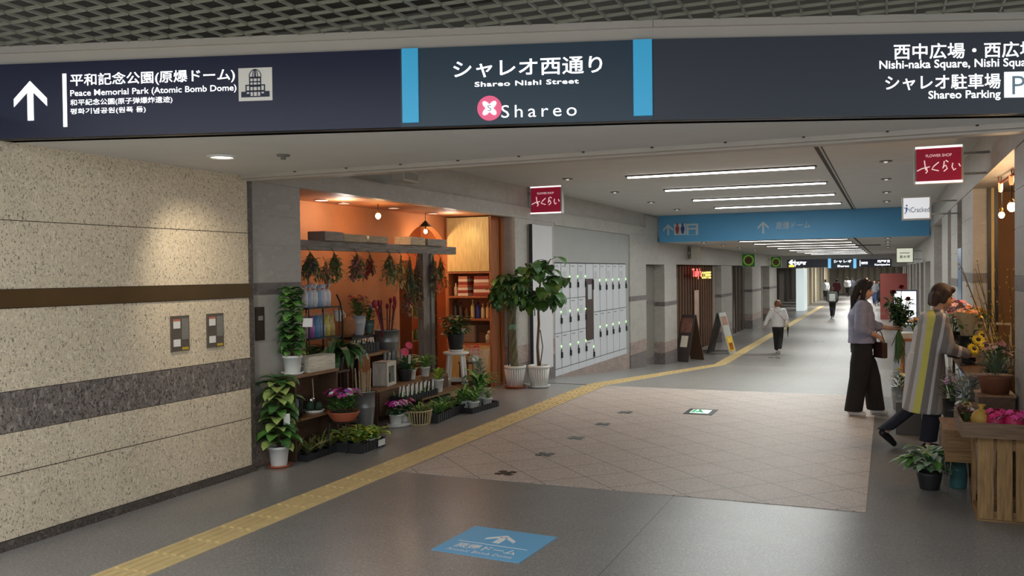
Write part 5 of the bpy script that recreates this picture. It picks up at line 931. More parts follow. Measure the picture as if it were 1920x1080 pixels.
q0, q1 = atY(1872, 346, 9.6), atY(1901, 326, 8.9); t = thing('track_light', 'copper track rail with small spot heads under the right shop ceiling', 'track light', (0, 0, 0)); B = MB(); B.path([q0, q1], .014, 6); B.path([q0, q0+_z*.35], .006, 5); B.path([q1, q1+_z*.3], .006, 5); B.build('rail', mat('copper', (170, 90, 56), .35, .8, .05, 9), t)
for u in (.15, .85): p = q0.lerp(q1, u); B = MB(); B.path([p, p-_z*.06], .02, 8); B.ell(p-_z*.07, .018); B.build('spot_head', glow('orange_spot', (255, 130, 60), 1.6), t)
# ------------------------------------------------------------------ right display: crates, tables, buckets
W_PAL = wood('pallet_wood', (150, 116, 76), .4, 5, 2, .8); W_PALX = wood('pallet_wood_flat', (140, 108, 72), .4, 5, 0, .8)
t = thing('slatted_crate', 'upright slatted wooden crate at the front of the bouquet stand', 'crate', (.545, 6.64, 0)); CW, CL, CH = .31, .50, .56
for k, (x0, x1) in enumerate(((0, .095), (.115, .205), (.225, .31))): B = MB(); B.bx(x0, x1, 0, .015, .02, CH); B.build('front_slat', W_PAL, t)
for z in (0, .48):
    for y_ in (.016, CL-.03): B = MB(); B.bx(.0, CW, y_, y_+.029, z, z+.07); B.build('cross_bar', W_PALX, t)
B = MB(); B.bx(0, .03, .05, CL, .0, .05); B.bx(0, .03, .05, CL, CH-.05, CH); B.bx(CW-.03, CW, .05, CL, 0, .05); B.bx(CW-.03, CW, .05, CL, CH-.05, CH); B.build('side_rails', W_PAL, t)
for k in range(2): B = MB(); x0 = (0, CW-.02)[k]; B.bx(x0, x0+.02, CL-.12, CL, .05, CH-.05); B.build('side_slat', W_PAL, t)
B = MB(); B.bx(0, CW, .016, CL, CH, CH+.012); B.build('top', W_PALX, t)
t = thing('display_tray', 'dark wooden tray of bouquets on top of the slatted crate', 'tray', (.455, 6.57, .573)); B = MB(); tw, tl, th = .40, .72, .10
B.bx(.0, tw, 0, tl, 0, .012); B.build('base', W_PALX, t); W_TR = wood('tray_brown', (110, 84, 60), .5, 5, 0); B = MB(); B.bx(-.01, tw, -.012, 0, 0, th); B.bx(-.012, 0, 0, tl, 0, th); B.bx(0, tw, tl-.012, tl, 0, th); B.bx(tw-.012, tw, 0, tl, .0, th); B.build('sides', W_TR, t)
R = random.Random(51)
o = thing('yellow_ball_bouquet', 'round mustard yellow wrapped ball in the display tray', 'bouquet', (.58, 6.78, .586)); B = MB(); B.ell((0, 0, .075), (.065, .065, .075), 16, 10); B.build('wrapped_ball', mat('mustard_wrap', (190, 150, 70), .6, 0, .1, 12), o, True); B = MB(); B.lathe([(.018, .14), (.012, .155), (.03, .18)], n=12); B.build('gathered_top', mat('mustard_wrap', (190, 150, 70)), o, True)
for k, (x, y, c, nm) in enumerate(((.665, 6.72, (172, 30, 84), 'deep magenta'), (.77, 6.70, (196, 44, 96), 'crimson pink'))):
    o = thing('wrapped_bouquet', '%s paper wrapped bouquet lying in the display tray' % nm, 'bouquet', (x, y, .586), .3*k, 'magenta bouquets in the display tray'); B = MB(); B.loft([((0, 0, .0), .05, .055), ((0, 0, .06), .062, .065), ((0, .01, .11), .055, .06), ((0, .02, .15), .03, .03)], 16); B.build('paper_wrap', mat('wrap_%d' % k, c, .5, 0, .15, 14), o, True); B = MB()
    for i in range(9): a = i*.7; B.petals((.045*math.cos(a), .045*math.sin(a)-.01, .12+.015*(i % 3)), (math.cos(a)*.5, math.sin(a)*.5-.2, .8), .03, 6)
    B.build('flowers', mat('petal_bq_%d' % k, ((214, 60, 120), (226, 80, 150))[k], .5, 0, .15, 20), o); B = MB(); B.leaf((0, -.06, .10), (.4, -.5, .5), .07, .03); B.build('ribbon', M_WHITE, o)
o = thing('mixed_bouquet', 'small cream and pink flower bunch in the corner of the display tray', 'bouquet', (.50, 6.98, .586)); arrangement(o, R, 16, .02, .13, .06, ((226, 214, 120), (220, 140, 170), (240, 230, 220), (110, 50, 70)), .032, leafn=16, L=.06, lw=.025)
t = thing('small_table', 'little wooden box table on hairpin legs beside the slatted crate', 'table', (.375, 7.32, 0)); B = MB(); B.bx(0, .20, 0, .62, .47, .49); B.build('top', W_MID, t); B = MB(); B.bx(.01, .20, .012, .03, .25, .47); B.bx(.01, .025, .03, .60, .25, .47); B.bx(.01, .20, .59, .605, .25, .47); B.bx(.01, .20, .03, .59, .25, .262); B.build('box', W_PALX, t)
for x in (.03, .18):
    for y in (.04, .57): B = MB(); B.path([(x-.02, y, .25), (x, y-.01, .0), (x+.025, y, .25)], .005, 6); B.build('hairpin_leg', M_STEEL, t)
o = bucket('teal_bucket', 'teal bucket on the floor under the hairpin table', (.49, 7.62, 0), .06, .075, .22, mat('teal_plastic', (60, 104, 104), .45, 0, .05, 8))
q = fl(1757, 920); o = thing('variegated_plant', 'green and white leafy plant in a dark pot on the floor at the stand foot', 'potted plant', (q.x-.05, q.y+.05, 0)); pot(o, .07, .09, .13, M_BPOT, False); B = MB(); R = random.Random(52); ms = [green((150, 176, 150)), green((88, 128, 88)), green(LG), green((170, 190, 160))]; leaves(B, R, 60, (.13, .30), .10, .15, .075, 'ovate', .6, .5, nm=4)
for i in range(14): B.m = 2; a = R.uniform(2.4, 4.2); B.leaf((-.05, .0, .22), (math.cos(a), math.sin(a), .35), R.uniform(.18, .28), .05, .6, .2, 'lance', 5)
B.build('foliage', ms, o)
q = fl(1704, 816); bx_thing('grey_box', 'dark grey plastic box on the floor behind the florist', 'box', (q.x, q.y+.1, 0), .24, .2, .33, mat('grey_plastic', (92, 90, 88), .5, 0, .05, 8))
t = thing('bouquet_stand', 'stepped dark wooden stand along the right shop front holding flowers', 'stand', (0, 0, 0))
for k, (x0, x1, y0, y1, z) in enumerate(((.58, .84, 7.2, 8.1, .62), (.60, .84, 8.15, 10.4, .80))): B = MB(); B.bx(x0, x1, y0, y1, z-.03, z); B.build('shelf_board', W_DARK, t)
for x, y, z in ((.60, 7.22, .59), (.81, 7.22, .59), (.60, 8.05, .59), (.82, 8.05, .59), (.62, 8.2, .77), (.81, 8.2, .77), (.62, 10.36, .77), (.81, 10.36, .77)): B = MB(); B.bx(x, x+.025, y, y+.025, 0, z); B.build('leg', W_DARK, t)
t = thing('brown_box', 'dark brown wooden box on the stand under the herb planter', 'box', (.73, 7.30, .621)); B = MB(); B.bx(-.13, .10, -.08, .20, 0, .14); B.build('box', W_DARK, t); B = MB(); B.bx(-.14, .11, -.09, .21, .14, .155); B.build('lid', W_MID, t)
t = thing('herb_planter', 'brown terracotta trough of spiky herbs on the dark brown box', 'planter', (.72, 7.31, .777)); B = MB(); B.loft([((0, .05, 0), .09, .11), ((0, .05, .10), .11, .13), ((0, .05, .115), .12, .14), ((0, .05, .13), .12, .14)], 28); B.build('trough', mat('dark_terracotta', (112, 66, 44), .7, 0, .1, 12), t, True); B = MB(); R = random.Random(53); leaves(B, R, 90, (.12, .2), .10, .13, .008, 'lance', .3, 1.6); B.build('foliage', green((86, 104, 80)), t)
def bq_bucket(label, px, py, y, zb, cols, n, h, spread, fr, seed, lc=(LD, LG), m=M_BPOT, bh=.26, wrap=None):
    p = atY(px, py, y); o = bucket('flower_bucket', label, (p.x, y, zb), .06, .08, bh, m, False, 'flower bucket', 'flower buckets on the bouquet stand'); arrangement(o, random.Random(seed), n, bh, h, spread, cols, fr, lc, 40)
    if wrap: B = MB(); B.lathe([(.05, bh*.8), (spread*.9, bh+h*.6), (spread*1.15, bh+h*.85)], n=16, cap0=False); B.build('paper_wrap', wrap, o, True)
    return o
M_KRAFT = mat('kraft_wrap', (196, 176, 140), .6, 0, .1, 12); M_FILM = mat('clear_film', (230, 234, 236), .15, 0, 0, alpha=.16)
bq_bucket('flower bucket of pale pink lilies behind the florist head', 1788, 600, 9.9, .801, ((226, 150, 170), (236, 190, 190), (214, 120, 140)), 16, .30, .12, .05, 61, wrap=M_FILM)
bq_bucket('flower bucket of orange and yellow blooms in kraft paper', 1815, 600, 9.3, .801, ((224, 150, 60), (230, 190, 80), (214, 120, 70), (236, 170, 130)), 18, .26, .11, .045, 62, wrap=M_KRAFT)
bq_bucket('flower bucket of dusky pink blooms next to the wooden frames', 1868, 668, 8.0, .621, ((206, 150, 160), (180, 120, 140), (220, 180, 180)), 24, .2, .09, .028, 63, ((110, 128, 112), LD))
bq_bucket('flower bucket of lilac sprigs low beside the florist knee', 1786, 770, 8.5, .30, ((180, 140, 180), (200, 170, 196)), 20, .2, .09, .022, 64, ((100, 112, 108), LD))
bq_bucket('flower bucket of grey green foliage under the sunflowers', 1812, 730, 8.2, .35, ((150, 156, 150), (130, 140, 130)), 10, .24, .12, .02, 65, ((110, 120, 112), (84, 96, 88)), m=M_ZINC, wrap=M_FILM)
bq_bucket('flower bucket of yellow freesias at the back of the stand', 1840, 640, 10.2, .801, ((226, 200, 60), (206, 190, 90)), 14, .22, .09, .03, 66)
B = MB(); B.bx(-.14, .14, -.12, .12, 0, .28); B.bx(-.12, .12, -.10, .10, .28, .30)
t = thing('low_crate', 'grey plastic crate under the lilac and grey foliage buckets', 'crate', (.58, 8.36, 0)); B = MB(); B.bx(-.17, .0, -.30, .30, 0, .295); B.build('crate', mat('grey_plastic', (92, 90, 88)), t, bevel=.01)
p = atY(1828, 650, 9.75); t = thing('open_wooden_box', 'tan open wooden box standing on the bouquet stand', 'box', (p.x, 9.75, .801)); B = MB(); B.bx(-.10, .10, -.10, .10, 0, .01); B.bx(-.10, -.09, -.1, .1, .01, .30); B.bx(.09, .10, -.1, .1, .01, .30); B.bx(-.09, .09, .09, .10, .01, .30); B.bx(-.09, .09, -.1, -.09, .01, .30); B.build('box', mat('cardboard', (176, 146, 108), .7, 0, .06, 10), t)
for k, (px, py, r) in enumerate(((1846, 612, .5), (1868, 618, -.45))):
    p = atY(px, py+26, 9.3-.1*k); o = thing('wooden_frame', 'small pale wooden frame leaning on the bouquet stand, %s' % ('slimmer, behind' if k == 0 else 'wider, in front'), 'easel', (p.x, p.y-.12, .802), r); B = MB(); w, h, d = (.05, .10)[k], .40, .015  # two plain wooden frames, propped at a lean
    M = Matrix.Rotation(-.25, 4, 'X'); [B.bx(x0, x1, -d, d, z0, z1, M) for x0, x1, z0, z1 in ((-w, -w+.02, 0, h), (w-.02, w, 0, h), (-w, w, h-.02, h), (-w, w, 0, .02))]; B.build('frame_bars', W_PALE, o)
# tall twig arrangement and lit plants inside the shop
o = bucket('twig_vase', 'tall vase of yellow budding twigs in the shop opening', (1.03, 8.5, 0), .10, .13, .62, M_ZINC, False, 'vase'); R = random.Random(71); B = MB(); F = MB()
for i in range(34):
    a = R.uniform(0, 6.28); s = R.uniform(.12, .40); e = Vector((s*math.cos(a)-.10, s*math.sin(a)+.05, R.uniform(1.1, 1.75))); m_ = e*.5+Vector((R.uniform(-.05, .05), R.uniform(-.05, .05), .15)); B.path([(0, 0, .3), m_, e], [.006, .004, .002], 4)
    for j in range(6): q = m_.lerp(e, j/5); F.ell(q+Vector((R.uniform(-.02, .02), R.uniform(-.02, .02), R.uniform(-.02, .02))), (.006, .006, .010), 6, 4)
B.build('twigs', mat('twig_brown', (128, 100, 58), .7, 0, .2, 30), o); F.build('buds', mat('bud_yellow', (196, 170, 70), .6, 0, .15, 30), o)
t = thing('shop_counter', 'brown wooden counter inside the right flower shop', 'counter', (1.70, 9.2, 0)); B = MB(); B.bx(-.35, .28, -.8, 1.6, 0, .95); B.build('body', M_BRWN, t); B = MB(); B.bx(-.38, .30, -.83, 1.63, .95, .99); B.build('top', W_OAK, t)
for k, (px, py, y, c) in enumerate(((1887, 520, 9.7, (196, 206, 120)), (1889, 466, 10.1, (230, 200, 70)))):
    p = atY(px, py, y); o = thing('lit_plant', ('pale green and white plant under the shop bulbs' if k == 0 else 'yellow leaved plant on a tall pedestal under the shop bulbs'), 'potted plant', (max(p.x, 1.50), y, .991)); pot(o, .06, .08, .16+.28*k, M_POT, False); B = MB(); R = random.Random(80+k); leaves(B, R, 26, (.16+.28*k, .36+.30*k), .07, .16, .08, 'ovate', .6, .5, nm=2); B.build('foliage', [green(c), green((220, 222, 190))], o)
# ------------------------------------------------------------------ beyond: standing light box, flower table, partition
q = atX(1695, 541, .32); o = thing('standing_light_box', 'bright white standing light box with faint vertical characters', 'light box', (.32, 20.0, gz(20))); B = MB(); B.bx(-.23, .23, 0, .12, 0, 1.77); B.build('case', mat('grey_case', (150, 150, 156), .5, 0, 0), o); B = MB(); [B.bx(x0, x1, -.01, 0, z0, z1) for x0, x1, z0, z1 in ((-.23, -.21, 1.04, 1.77), (.21, .23, 1.04, 1.77), (-.21, .21, 1.745, 1.77), (-.21, .21, 1.04, 1.06))]; B.build('rim', mat('violet_frame', (86, 78, 110), .5, 0, 0), o); B = MB(); B.bx(-.21, .21, -.006, 0, 1.06, 1.74); B.build('lit_face', glow('white_lit_face', (250, 252, 255), 1.25), o); M_FNT = mat('faint_ink', (150, 152, 160), .5, 0, 0)
for s_, x, z in (('牛', -.06, 1.28), ('肉', -.06, 1.05)): letters('lettering', s_, Vector((x, -.008, z)), Vector((1, 0, 0)), Vector((0, 0, 1)), .11, .16, M_FNT, o, -.004, depth=.001)
for k, c in enumerate('日本料理'): letters('lettering', c, Vector((.13, -.008, 1.55-.08*k)), Vector((1, 0, 0)), Vector((0, 0, 1)), .035, .04, M_FNT, o, -.004, depth=.001)
t = thing('flower_table', 'small wooden trestle table with white tray beyond the florist', 'table', (.30, 12.1, 0)); B = MB(); B.bx(-.16, .20, -.25, .25, .80, .83); B.build('top', W_ORNG, t)
for x in (-.13, .17):
    for y in (-.22, .22): B = MB(); B.bar((x, y, .80), (x*1.15, y*1.1, 0), .03, .03); B.build('leg', W_ORNG, t)
bx_thing('white_tray_box', 'shallow white box on the small trestle table', 'box', (.26, 12.05, .831), .26, .3, .07, M_WHITE)
o = thing('table_bouquet', 'bunch of white and orange flowers in the shallow white box', 'bouquet', (.30, 12.1, .902)); arrangement(o, random.Random(91), 20, .02, .14, .13, ((236, 236, 230), (230, 150, 70), (220, 210, 200)), .035, leafn=26, L=.07, lw=.03)
o = bucket('flower_bucket', 'small bucket with cream rose and grey leaves on floor beyond the florist', (.13, 11.6, 0), .08, .10, .26, M_ZINC, False, 'flower bucket'); arrangement(o, random.Random(92), 9, .26, .2, .12, ((226, 214, 160), (210, 200, 150)), .05, ((70, 84, 76), LD), 26)
b = MB(); b.bx(-.35, .84, 46.0, 46.1, ZL, 1.45); struct('wall_partition', b, mat('red_brown_partition', (150, 74, 66), .6, 0, .04, 1))
b = MB(); b.bx(.855, .87, 12.56, 13.2, -.05, 1.95); struct('window_1', b, mat('blue_poster_glass', (86, 120, 160), .3, 0, .3, 2.5))
# ------------------------------------------------------------------ cafe front and the far left shops
M_GLS = mat('dark_shop_glass', (52, 46, 42), .15, 0, .15, 2); M_SLAT = wood('slat_brown', (112, 82, 62), .5, 5, 2)
t = thing('cafe_front', 'dark glazed cafe front with upright brown slats', 'shop front', (XW-.3, 23.5, ZL)); B = MB(); B.bx(-.05, -.02, 0, 6.9, 0, 2.6); B.build('glass', M_GLS, t); B = MB()
for k in range(17): B.bx(.0, .07, .35+.38*k, .43+.38*k, 0, 2.6)
B.build('slats', M_SLAT, t); B = MB(); B.bx(.0, .10, .0, .22, 0, 2.6); B.build('side_post', mat('pale_post', (170, 160, 150), .5, 0, .05, 5), t); B = MB(); B.bx(.0, .10, 6.5, 6.8, 0, 2.6); B.build('side_post', mat('pale_post', (170, 160, 150)), t)
t = thing('wall_poster', 'narrow pinkish poster standing on the cafe slats', 'poster', (XW-.21, 27.1, ZL+.55)); B = MB(); B.bx(0, .02, -.3, .35, 0, 1.3); B.build('sheet', mat('poster_pinkish', (190, 160, 140), .5, 0, .25, 3), t)
t = thing('cafe_front', 'second dark shop front past the cafe, with a pale vertical poster', 'shop front', (XW-.3, 32.6, ZL)); B = MB(); B.bx(-.05, -.02, 0, 5.2, 0, 2.6); B.build('glass', M_GLS, t); B = MB(); [B.bx(0, .07, .6+.9*k, .72+.9*k, 0, 2.6) for k in range(5)]; B.build('mullions', mat('frame_brown', (96, 80, 68), .5, 0, .1, 4), t); B = MB(); B.bx(.0, .03, .8, 1.35, .8, 1.95); B.build('poster', mat('poster_green', (180, 196, 182), .5, 0, .15, 4), t)
t = thing('cafe_front', 'third dark shop front with pale frames, beyond the second', 'shop front', (XW-.3, 40.6, ZL)); B = MB(); B.bx(-.05, -.02, 0, 3.0, 0, 2.6); B.build('glass', M_GLS, t); B = MB(); [B.bx(0, .07, .3+.9*k, .46+.9*k, 0, 2.6) for k in range(3)]; B.build('mullions', mat('frame_pale', (160, 150, 138), .5, 0, .05, 4), t)
t = thing('lit_column', 'tall pale glowing display column past the dark doorway', 'column', (XW+.2, 54.6, ZL)); B = MB(); B.bx(0, .45, 0, 2.2, 0, 2.5); B.build('face', glow('pale_lit_face', (215, 232, 232), .55, (200, 210, 210)), t)
for k in range(9): b = MB(); y = 60+3.4*k; b.bx(XW-.2, XW+.15, y, y+1.3, ZL, 2.4); struct('wall_left_far_pier', b, mat('cream_pier', (206, 194, 166), .6, 0, .06, 3))
b = MB()
for k in range(16): b.bx(-4.6+.55*k, -4.42+.55*k, 91.8, 92, ZL, 2.2)
struct('trim_14', b, mat('brown_mullion', (166, 150, 126), .6, 0, .1, 2))
def a_frame(label, p, rz, w, h, face, back, bits, lean=.26):
    o = thing('signboard_easel', label, 'signboard', p, rz, 'folding signboards outside the cafe')
    for s, nm, m in ((-1, 'front_board', face), (1, 'back_board', back)):
        M = Matrix.Translation((0, s*.02, h)) @ Matrix.Rotation(s*lean, 4, 'X'); B = MB(); B.bx(-w/2, w/2, -.014, .014, -h/math.cos(lean), 0, M); d = B.build(nm, m, o)
        if s < 0:
            for (x0, x1, z0, z1, mm, n2) in bits: B = MB(); B.bx(w*(x0-.5), w*(x1-.5), -.018, -.012, -h*1.02+h*z0, -h*1.02+h*z1, M); B.build(n2, mm, d)
    return o
M_DKB = mat('board_dark', (62, 54, 50), .5, 0, .1, 8)
a_frame('dark folding signboard by the cafe entrance, nearest to the lockers', (-4.98, 24.0, ZL), -.35-PI/2+PI/2, .42, 1.25, M_DKB, W_DARK, ((.1, .9, .62, .95, mat('board_photo', (120, 80, 70), .5, 0, .4, 6), 'photo_print'), (.25, .75, .3, .55, M_WB, 'paper')), .3)
a_frame('folding signboard with plain cream poster outside the cafe', (-4.72, 27.2, ZL), PI/2+.15, .6, 1.15, mat('poster_cream', (196, 184, 150), .5, 0, .12, 6), M_DKB, ((.08, .92, .05, .2, M_WB, 'footer'),))
a_frame('folding signboard with a red and yellow food poster, standing next to the tactile path', (-4.55, 26.5, ZL), PI/2-.15, .6, 1.2, mat('poster_grey', (176, 176, 170), .5, 0, .1, 6), M_DKB, ((.06, .94, .05, .42, mat('poster_yellow', (220, 180, 60), .5, 0, .3, 5), 'yellow_print'), (.2, .8, .08, .25, mat('poster_red', (196, 60, 40), .5, 0, .2, 7), 'food_print'), (.1, .9, .7, .92, mat('poster_brown', (150, 110, 90), .5, 0, .3, 6), 'upper_print')))
# ------------------------------------------------------------------ people: local x = their right, y = forward, z = up
M_SKIN = mat('skin', (206, 160, 132), .55, 0, .05, 9); M_HAIRB = mat('black_hair', (36, 31, 30), .7, 0, .25, 40, stretch=(6, 6, 1)); M_HAIRD = mat('brown_hair', (66, 48, 40), .7, 0, .25, 40, stretch=(6, 6, 1)); M_HAIRL = mat('light_brown_hair', (116, 74, 48), .45, 0, .2, 40)
M_EYE = mat('eye_dark', (34, 26, 24), .3, 0, 0); M_LIP = mat('lips', (176, 98, 92), .5, 0, 0); M_SHOEW = mat('white_shoe', (222, 222, 218), .5, 0, .05, 9); M_BLKC = mat('black_cloth', (34, 32, 33), .85, 0, .15, 12)
def hand(B, w, d, n, H, curl=.5, side=1):
    """palm and five fingers from the wrist w along d; n = back-of-hand normal; side = +1 when the thumb lies along d x n"""
    w, d, n = Vector(w), Vector(d).normalized(), Vector(n); n = (n-d*n.dot(d)).normalized(); x = d.cross(n)*side; s = H/1.6
    B.caps([w, w+d*.045*s], [.022*s, .026*s], 8)
    for k in range(4): B.caps([w+d*.03*s+x*(.026-.017*k)*s, w+d*.085*s+x*(.030-.020*k)*s], [.013*s, .0125*s], 7)
    for k, L in enumerate((.070, .078, .072, .056)):
        p = w+d*.085*s+x*(.030-.020*k)*s; dd = d.copy(); pts = [p]; ax = x if side > 0 else -x
        for j, f in enumerate((.45, .32, .23)):
            q = Quaternion(d.cross(n), -curl*(.45+.25*j)); dd = (q @ dd).normalized(); p = p+dd*L*f*s; pts.append(p)
        B.caps(pts, [.0095*s, .009*s, .0085*s, .0075*s], 7)
    p = w+d*.025*s+x*.026*s; B.caps([p, p+(d*.6+x*.7-n*.25).normalized()*.034*s, p+(d*.85+x*.45-n*.4).normalized()*.064*s], [.0125*s, .0105*s, .009*s], 7)
def person(label, p, rz, H, P, top, legs, hairm, hair='short', vox=.012, feet=M_SHOEW, skirt=None, hands=True, stripes=None, face=True, group=None, tilt=(0, 0), fold=.008):
    o = thing('person', label, 'person', p, rz, group); g = lambda k, dflt: Vector(P.get(k, dflt))*1.0
    hip = g('hip', (0, 0, .525*H)); ch = g('chest', (0, .0, .745*H)); nk = g('neck', (0, .0, .845*H)); hd = g('head', (0, .018*H, .925*H)); hr = math.radians(P.get('turn', 0)); MH = Matrix.Translation(hd) @ Matrix.Rotation(-hr, 4, 'Z') @ Matrix.Rotation(-P.get('nod', 0.0), 4, 'X')
    hw, sw = .052*H, .108*H; sr, sl = g('shr', (sw, 0, .805*H)), g('shl', (-sw, 0, .805*H)); er, el = g('er', (sw+.03*H, -.01*H, .635*H)), g('el', (-sw-.03*H, -.01*H, .635*H)); wr, wl = g('wr', (sw+.035*H, .03*H, .49*H)), g('wl', (-sw-.035*H, .03*H, .49*H))
    hipr, hipl = hip+Vector((hw, 0, 0)), hip+Vector((-hw, 0, 0)); kr, kl = g('kr', (hw, .015*H, .285*H)), g('kl', (-hw, .015*H, .285*H)); ar, al = g('ar', (hw, -.01*H, .048*H)), g('al', (-hw, -.01*H, .048*H)); fr, fl_ = g('fr', (0, 1, 0)).normalized(), g('fl', (0, 1, 0)).normalized()
    B = MB(); hT = lambda x, y, z: MH @ Vector((x*H, y*H, z*H)); RH = MH.to_3x3().to_4x4()
    B.ell(hd+RH @ Vector((0, -.006*H, .014*H)), (.046*H, .056*H, .058*H), 16, 10, RH); B.ell(hT(0, .016, -.022), (.038*H, .040*H, .043*H), 14, 9, RH); B.ell(hT(0, .030, -.045), (.022*H, .022*H, .018*H), 10, 7, RH)
    if vox < .011: B.caps([hT(0, .054, .002), hT(0, .064, -.017)], [.006*H, .0085*H], 8); B.ell(hT(.046, -.006, -.012), (.008*H, .014*H, .020*H), 8, 6, RH); B.ell(hT(-.046, -.006, -.012), (.008*H, .014*H, .020*H), 8, 6, RH); B.ell(hT(0, .053, -.036), (.014*H, .006*H, .005*H), 8, 6, RH)
    B.caps([nk-Vector((0, 0, .03*H)), hT(0, -.012, -.035)], [.034*H, .032*H], 12)
    B.caps([hip, ch], [.066*H, .078*H], 14); B.caps([sr, ch+Vector((0, 0, .02*H)), sl], [.038*H, .06*H, .038*H], 12); B.caps([hipr, hip, hipl], [.050*H, .060*H, .050*H], 12)
    for s, e, w in ((sr, er, wr), (sl, el, wl)): B.caps([s, e, w], [.034*H, .025*H, .0165*H], 10)
    for h_, k, a in ((hipr, kr, ar), (hipl, kl, al)): B.caps([h_, k, (k+a)/2, a], [.054*H, .035*H, .031*H, .021*H], 10)
    for a, f in ((ar, fr), (al, fl_)): B.caps([a-Vector((0, 0, .018*H))-f*.01*H, a-Vector((0, 0, .030*H))+f*.055*H], [.018*H, .013*H], 8)
    if hands:
        for w, e, key, sd in ((wr, er, 'handr', -1), (wl, el, 'handl', 1)):
            hdn = P.get(key, None); dv = Vector(hdn[0]) if hdn else (w-e).normalized(); nv = Vector(hdn[1]) if hdn else Vector((1 if sd < 0 else -1, 0, 0)); hand(B, w, dv, nv, H, hdn[2] if hdn else .35, sd)
    body = B.build('body', M_SKIN, o, True); remesh(body, vox, 3)
    if face:
        for s in (-1, 1):
            B = MB(); B.ell(hT(s*.018, .047, .004), (.0085*H, .005*H, .0045*H), 8, 6, RH); B.build('eye', M_EYE, o, True); B = MB(); B.caps([hT(s*.008, .052, .017), hT(s*.026, .046, .018)], [.0022*H, .0018*H], 6); B.build('eyebrow', hairm, o)
        B = MB(); B.ell(hT(0, .0575, -.036), (.0125*H, .004*H, .0045*H), 10, 6, RH); B.build('mouth', M_LIP, o, True)
    B = MB()                                                    # hair
    B.ell(hT(0, -.012, .026), (.054*H, .062*H, .059*H), 18, 12, RH); B.ell(hT(0, -.030, .0), (.050*H, .042*H, .058*H), 16, 10, RH)
    if hair == 'long':
        for x in (-.034, -.012, .012, .034): B.caps([hT(x, -.045, .01), hT(x*1.25, -.054, -.06), hT(x*1.15, -.050, -.145)], [.028*H, .027*H, .016*H], 8)
        for s in (-1, 1): B.caps([hT(s*.040, .016, .035), hT(s*.051, .008, -.03), hT(s*.050, .012, -.09), hT(s*.044, .022, -.15)], [.020*H, .019*H, .018*H, .011*H], 8)
        B.caps([hT(-.028, .034, .055), hT(-.036, .040, .035)], [.018*H, .010*H], 8); B.caps([hT(.028, .034, .055), hT(.036, .040, .035)], [.018*H, .010*H], 8); B.caps([hT(-.015, .042, .050), hT(.015, .040, .050)], [.015*H, .015*H], 8)
    elif hair == 'bob':
        for s in (-1, 1): B.caps([hT(s*.044, .004, .03), hT(s*.048, -.004, -.024)], [.024*H, .019*H], 8)
        for x in (-.03, 0, .03): B.caps([hT(x, -.044, .0), hT(x, -.046, -.045)], [.030*H, .022*H], 8)
        B.caps([hT(-.02, .040, .053), hT(.02, .040, .053)], [.020*H, .020*H], 8)
    else:
        for x in (-.02, .02): B.caps([hT(x, -.045, .0), hT(x, -.040, -.035)], [.028*H, .018*H], 8)
        B.caps([hT(-.02, .036, .055), hT(.02, .036, .055)], [.019*H, .019*H], 8)
    h_ = B.build('hair', hairm, o, True); remesh(h_, vox*1.0, 7)
    B = MB(); tp = top; k = tp.get('loose', 1.0); zb = tp.get('hem', .50*H); ax = (ch-hip)     # top garment
    B.loft([(hip+Vector((0, 0, zb-hip.z)), .108*H*k, .080*H*k), (hip+ax*.25, .105*H*k, .080*H*k), (hip+ax*.6, .103*H*k, .080*H*k), (ch, .108*H*k, .080*H*k), (ch+(nk-ch)*.55, .098*H, .066*H), (nk-Vector((0, 0, .012*H)), .050*H, .046*H), (nk+Vector((0, .0, .008*H)), .040*H, .040*H)], 22)
    B.caps([sr, ch+Vector((0, 0, .02*H)), sl], [.047*H, .072*H, .047*H], 12); B.caps([ch+Vector((0, 0, .03*H)), nk-Vector((0, 0, .025*H))], [.082*H, .052*H], 14)
    sl_ = tp.get('sleeve', 1.0)
    for s, e, w in ((sr, er, wr), (sl, el, wl)):
        q = e.lerp(w, max(0, sl_)); B.caps([s, e, q], [.046*H, .038*H*k, (.031+.006*(sl_ < .9))*H], 12)
    t_ = B.build(tp.get('name', 'shirt'), tp['m'], o, True); remesh(t_, vox*1.25, 3)
    if fold:
        tx = bpy.data.textures.get('cloth_folds') or bpy.data.textures.new('cloth_folds', 'CLOUDS'); tx.noise_scale = .09; dm = t_.modifiers.new('folds', 'DISPLACE'); dm.texture = tx; dm.strength = fold*2.2; dm.mid_level = .55
    B = MB(); wide = legs.get('wide', 1.0); hk = legs.get('hipk', 1.0)                        # trousers
    B.loft([(hip+Vector((0, 0, .10*H)), .088*H*hk, .074*H*hk), (hip+Vector((0, 0, .03*H)), .098*H*hk, .076*H*hk), (hip-Vector((0, 0, .03*H)), .104*H*hk, .078*H*hk), (hip-Vector((0, 0, .07*H)), .10*H*hk, .07*H*hk)], 20)
    for hh, kk, aa in ((hipr, kr, ar), (hipl, kl, al)): B.loft([(hh+Vector((0, 0, .03*H)), .050*H, .060*H), (hh-Vector((0, 0, .06*H)), .052*H*(1+(wide-1)*.25), .062*H*(1+(wide-1)*.3)), (hh.lerp(kk, .55), .046*H*(1+(wide-1)*.55), .053*H*(1+(wide-1)*.55)), (kk, .040*H*(1+(wide-1)*.7), .046*H*(1+(wide-1)*.7)), (kk.lerp(aa, .5), .038*H*(1+(wide-1)*.85), .042*H*(1+(wide-1)*.85)), (aa+Vector((0, 0, legs.get('hem', .012)*H)), .037*H*wide, .040*H*wide)], 20)
    l_ = B.build('trousers', legs['m'], o, True); remesh(l_, vox*1.25, 3)
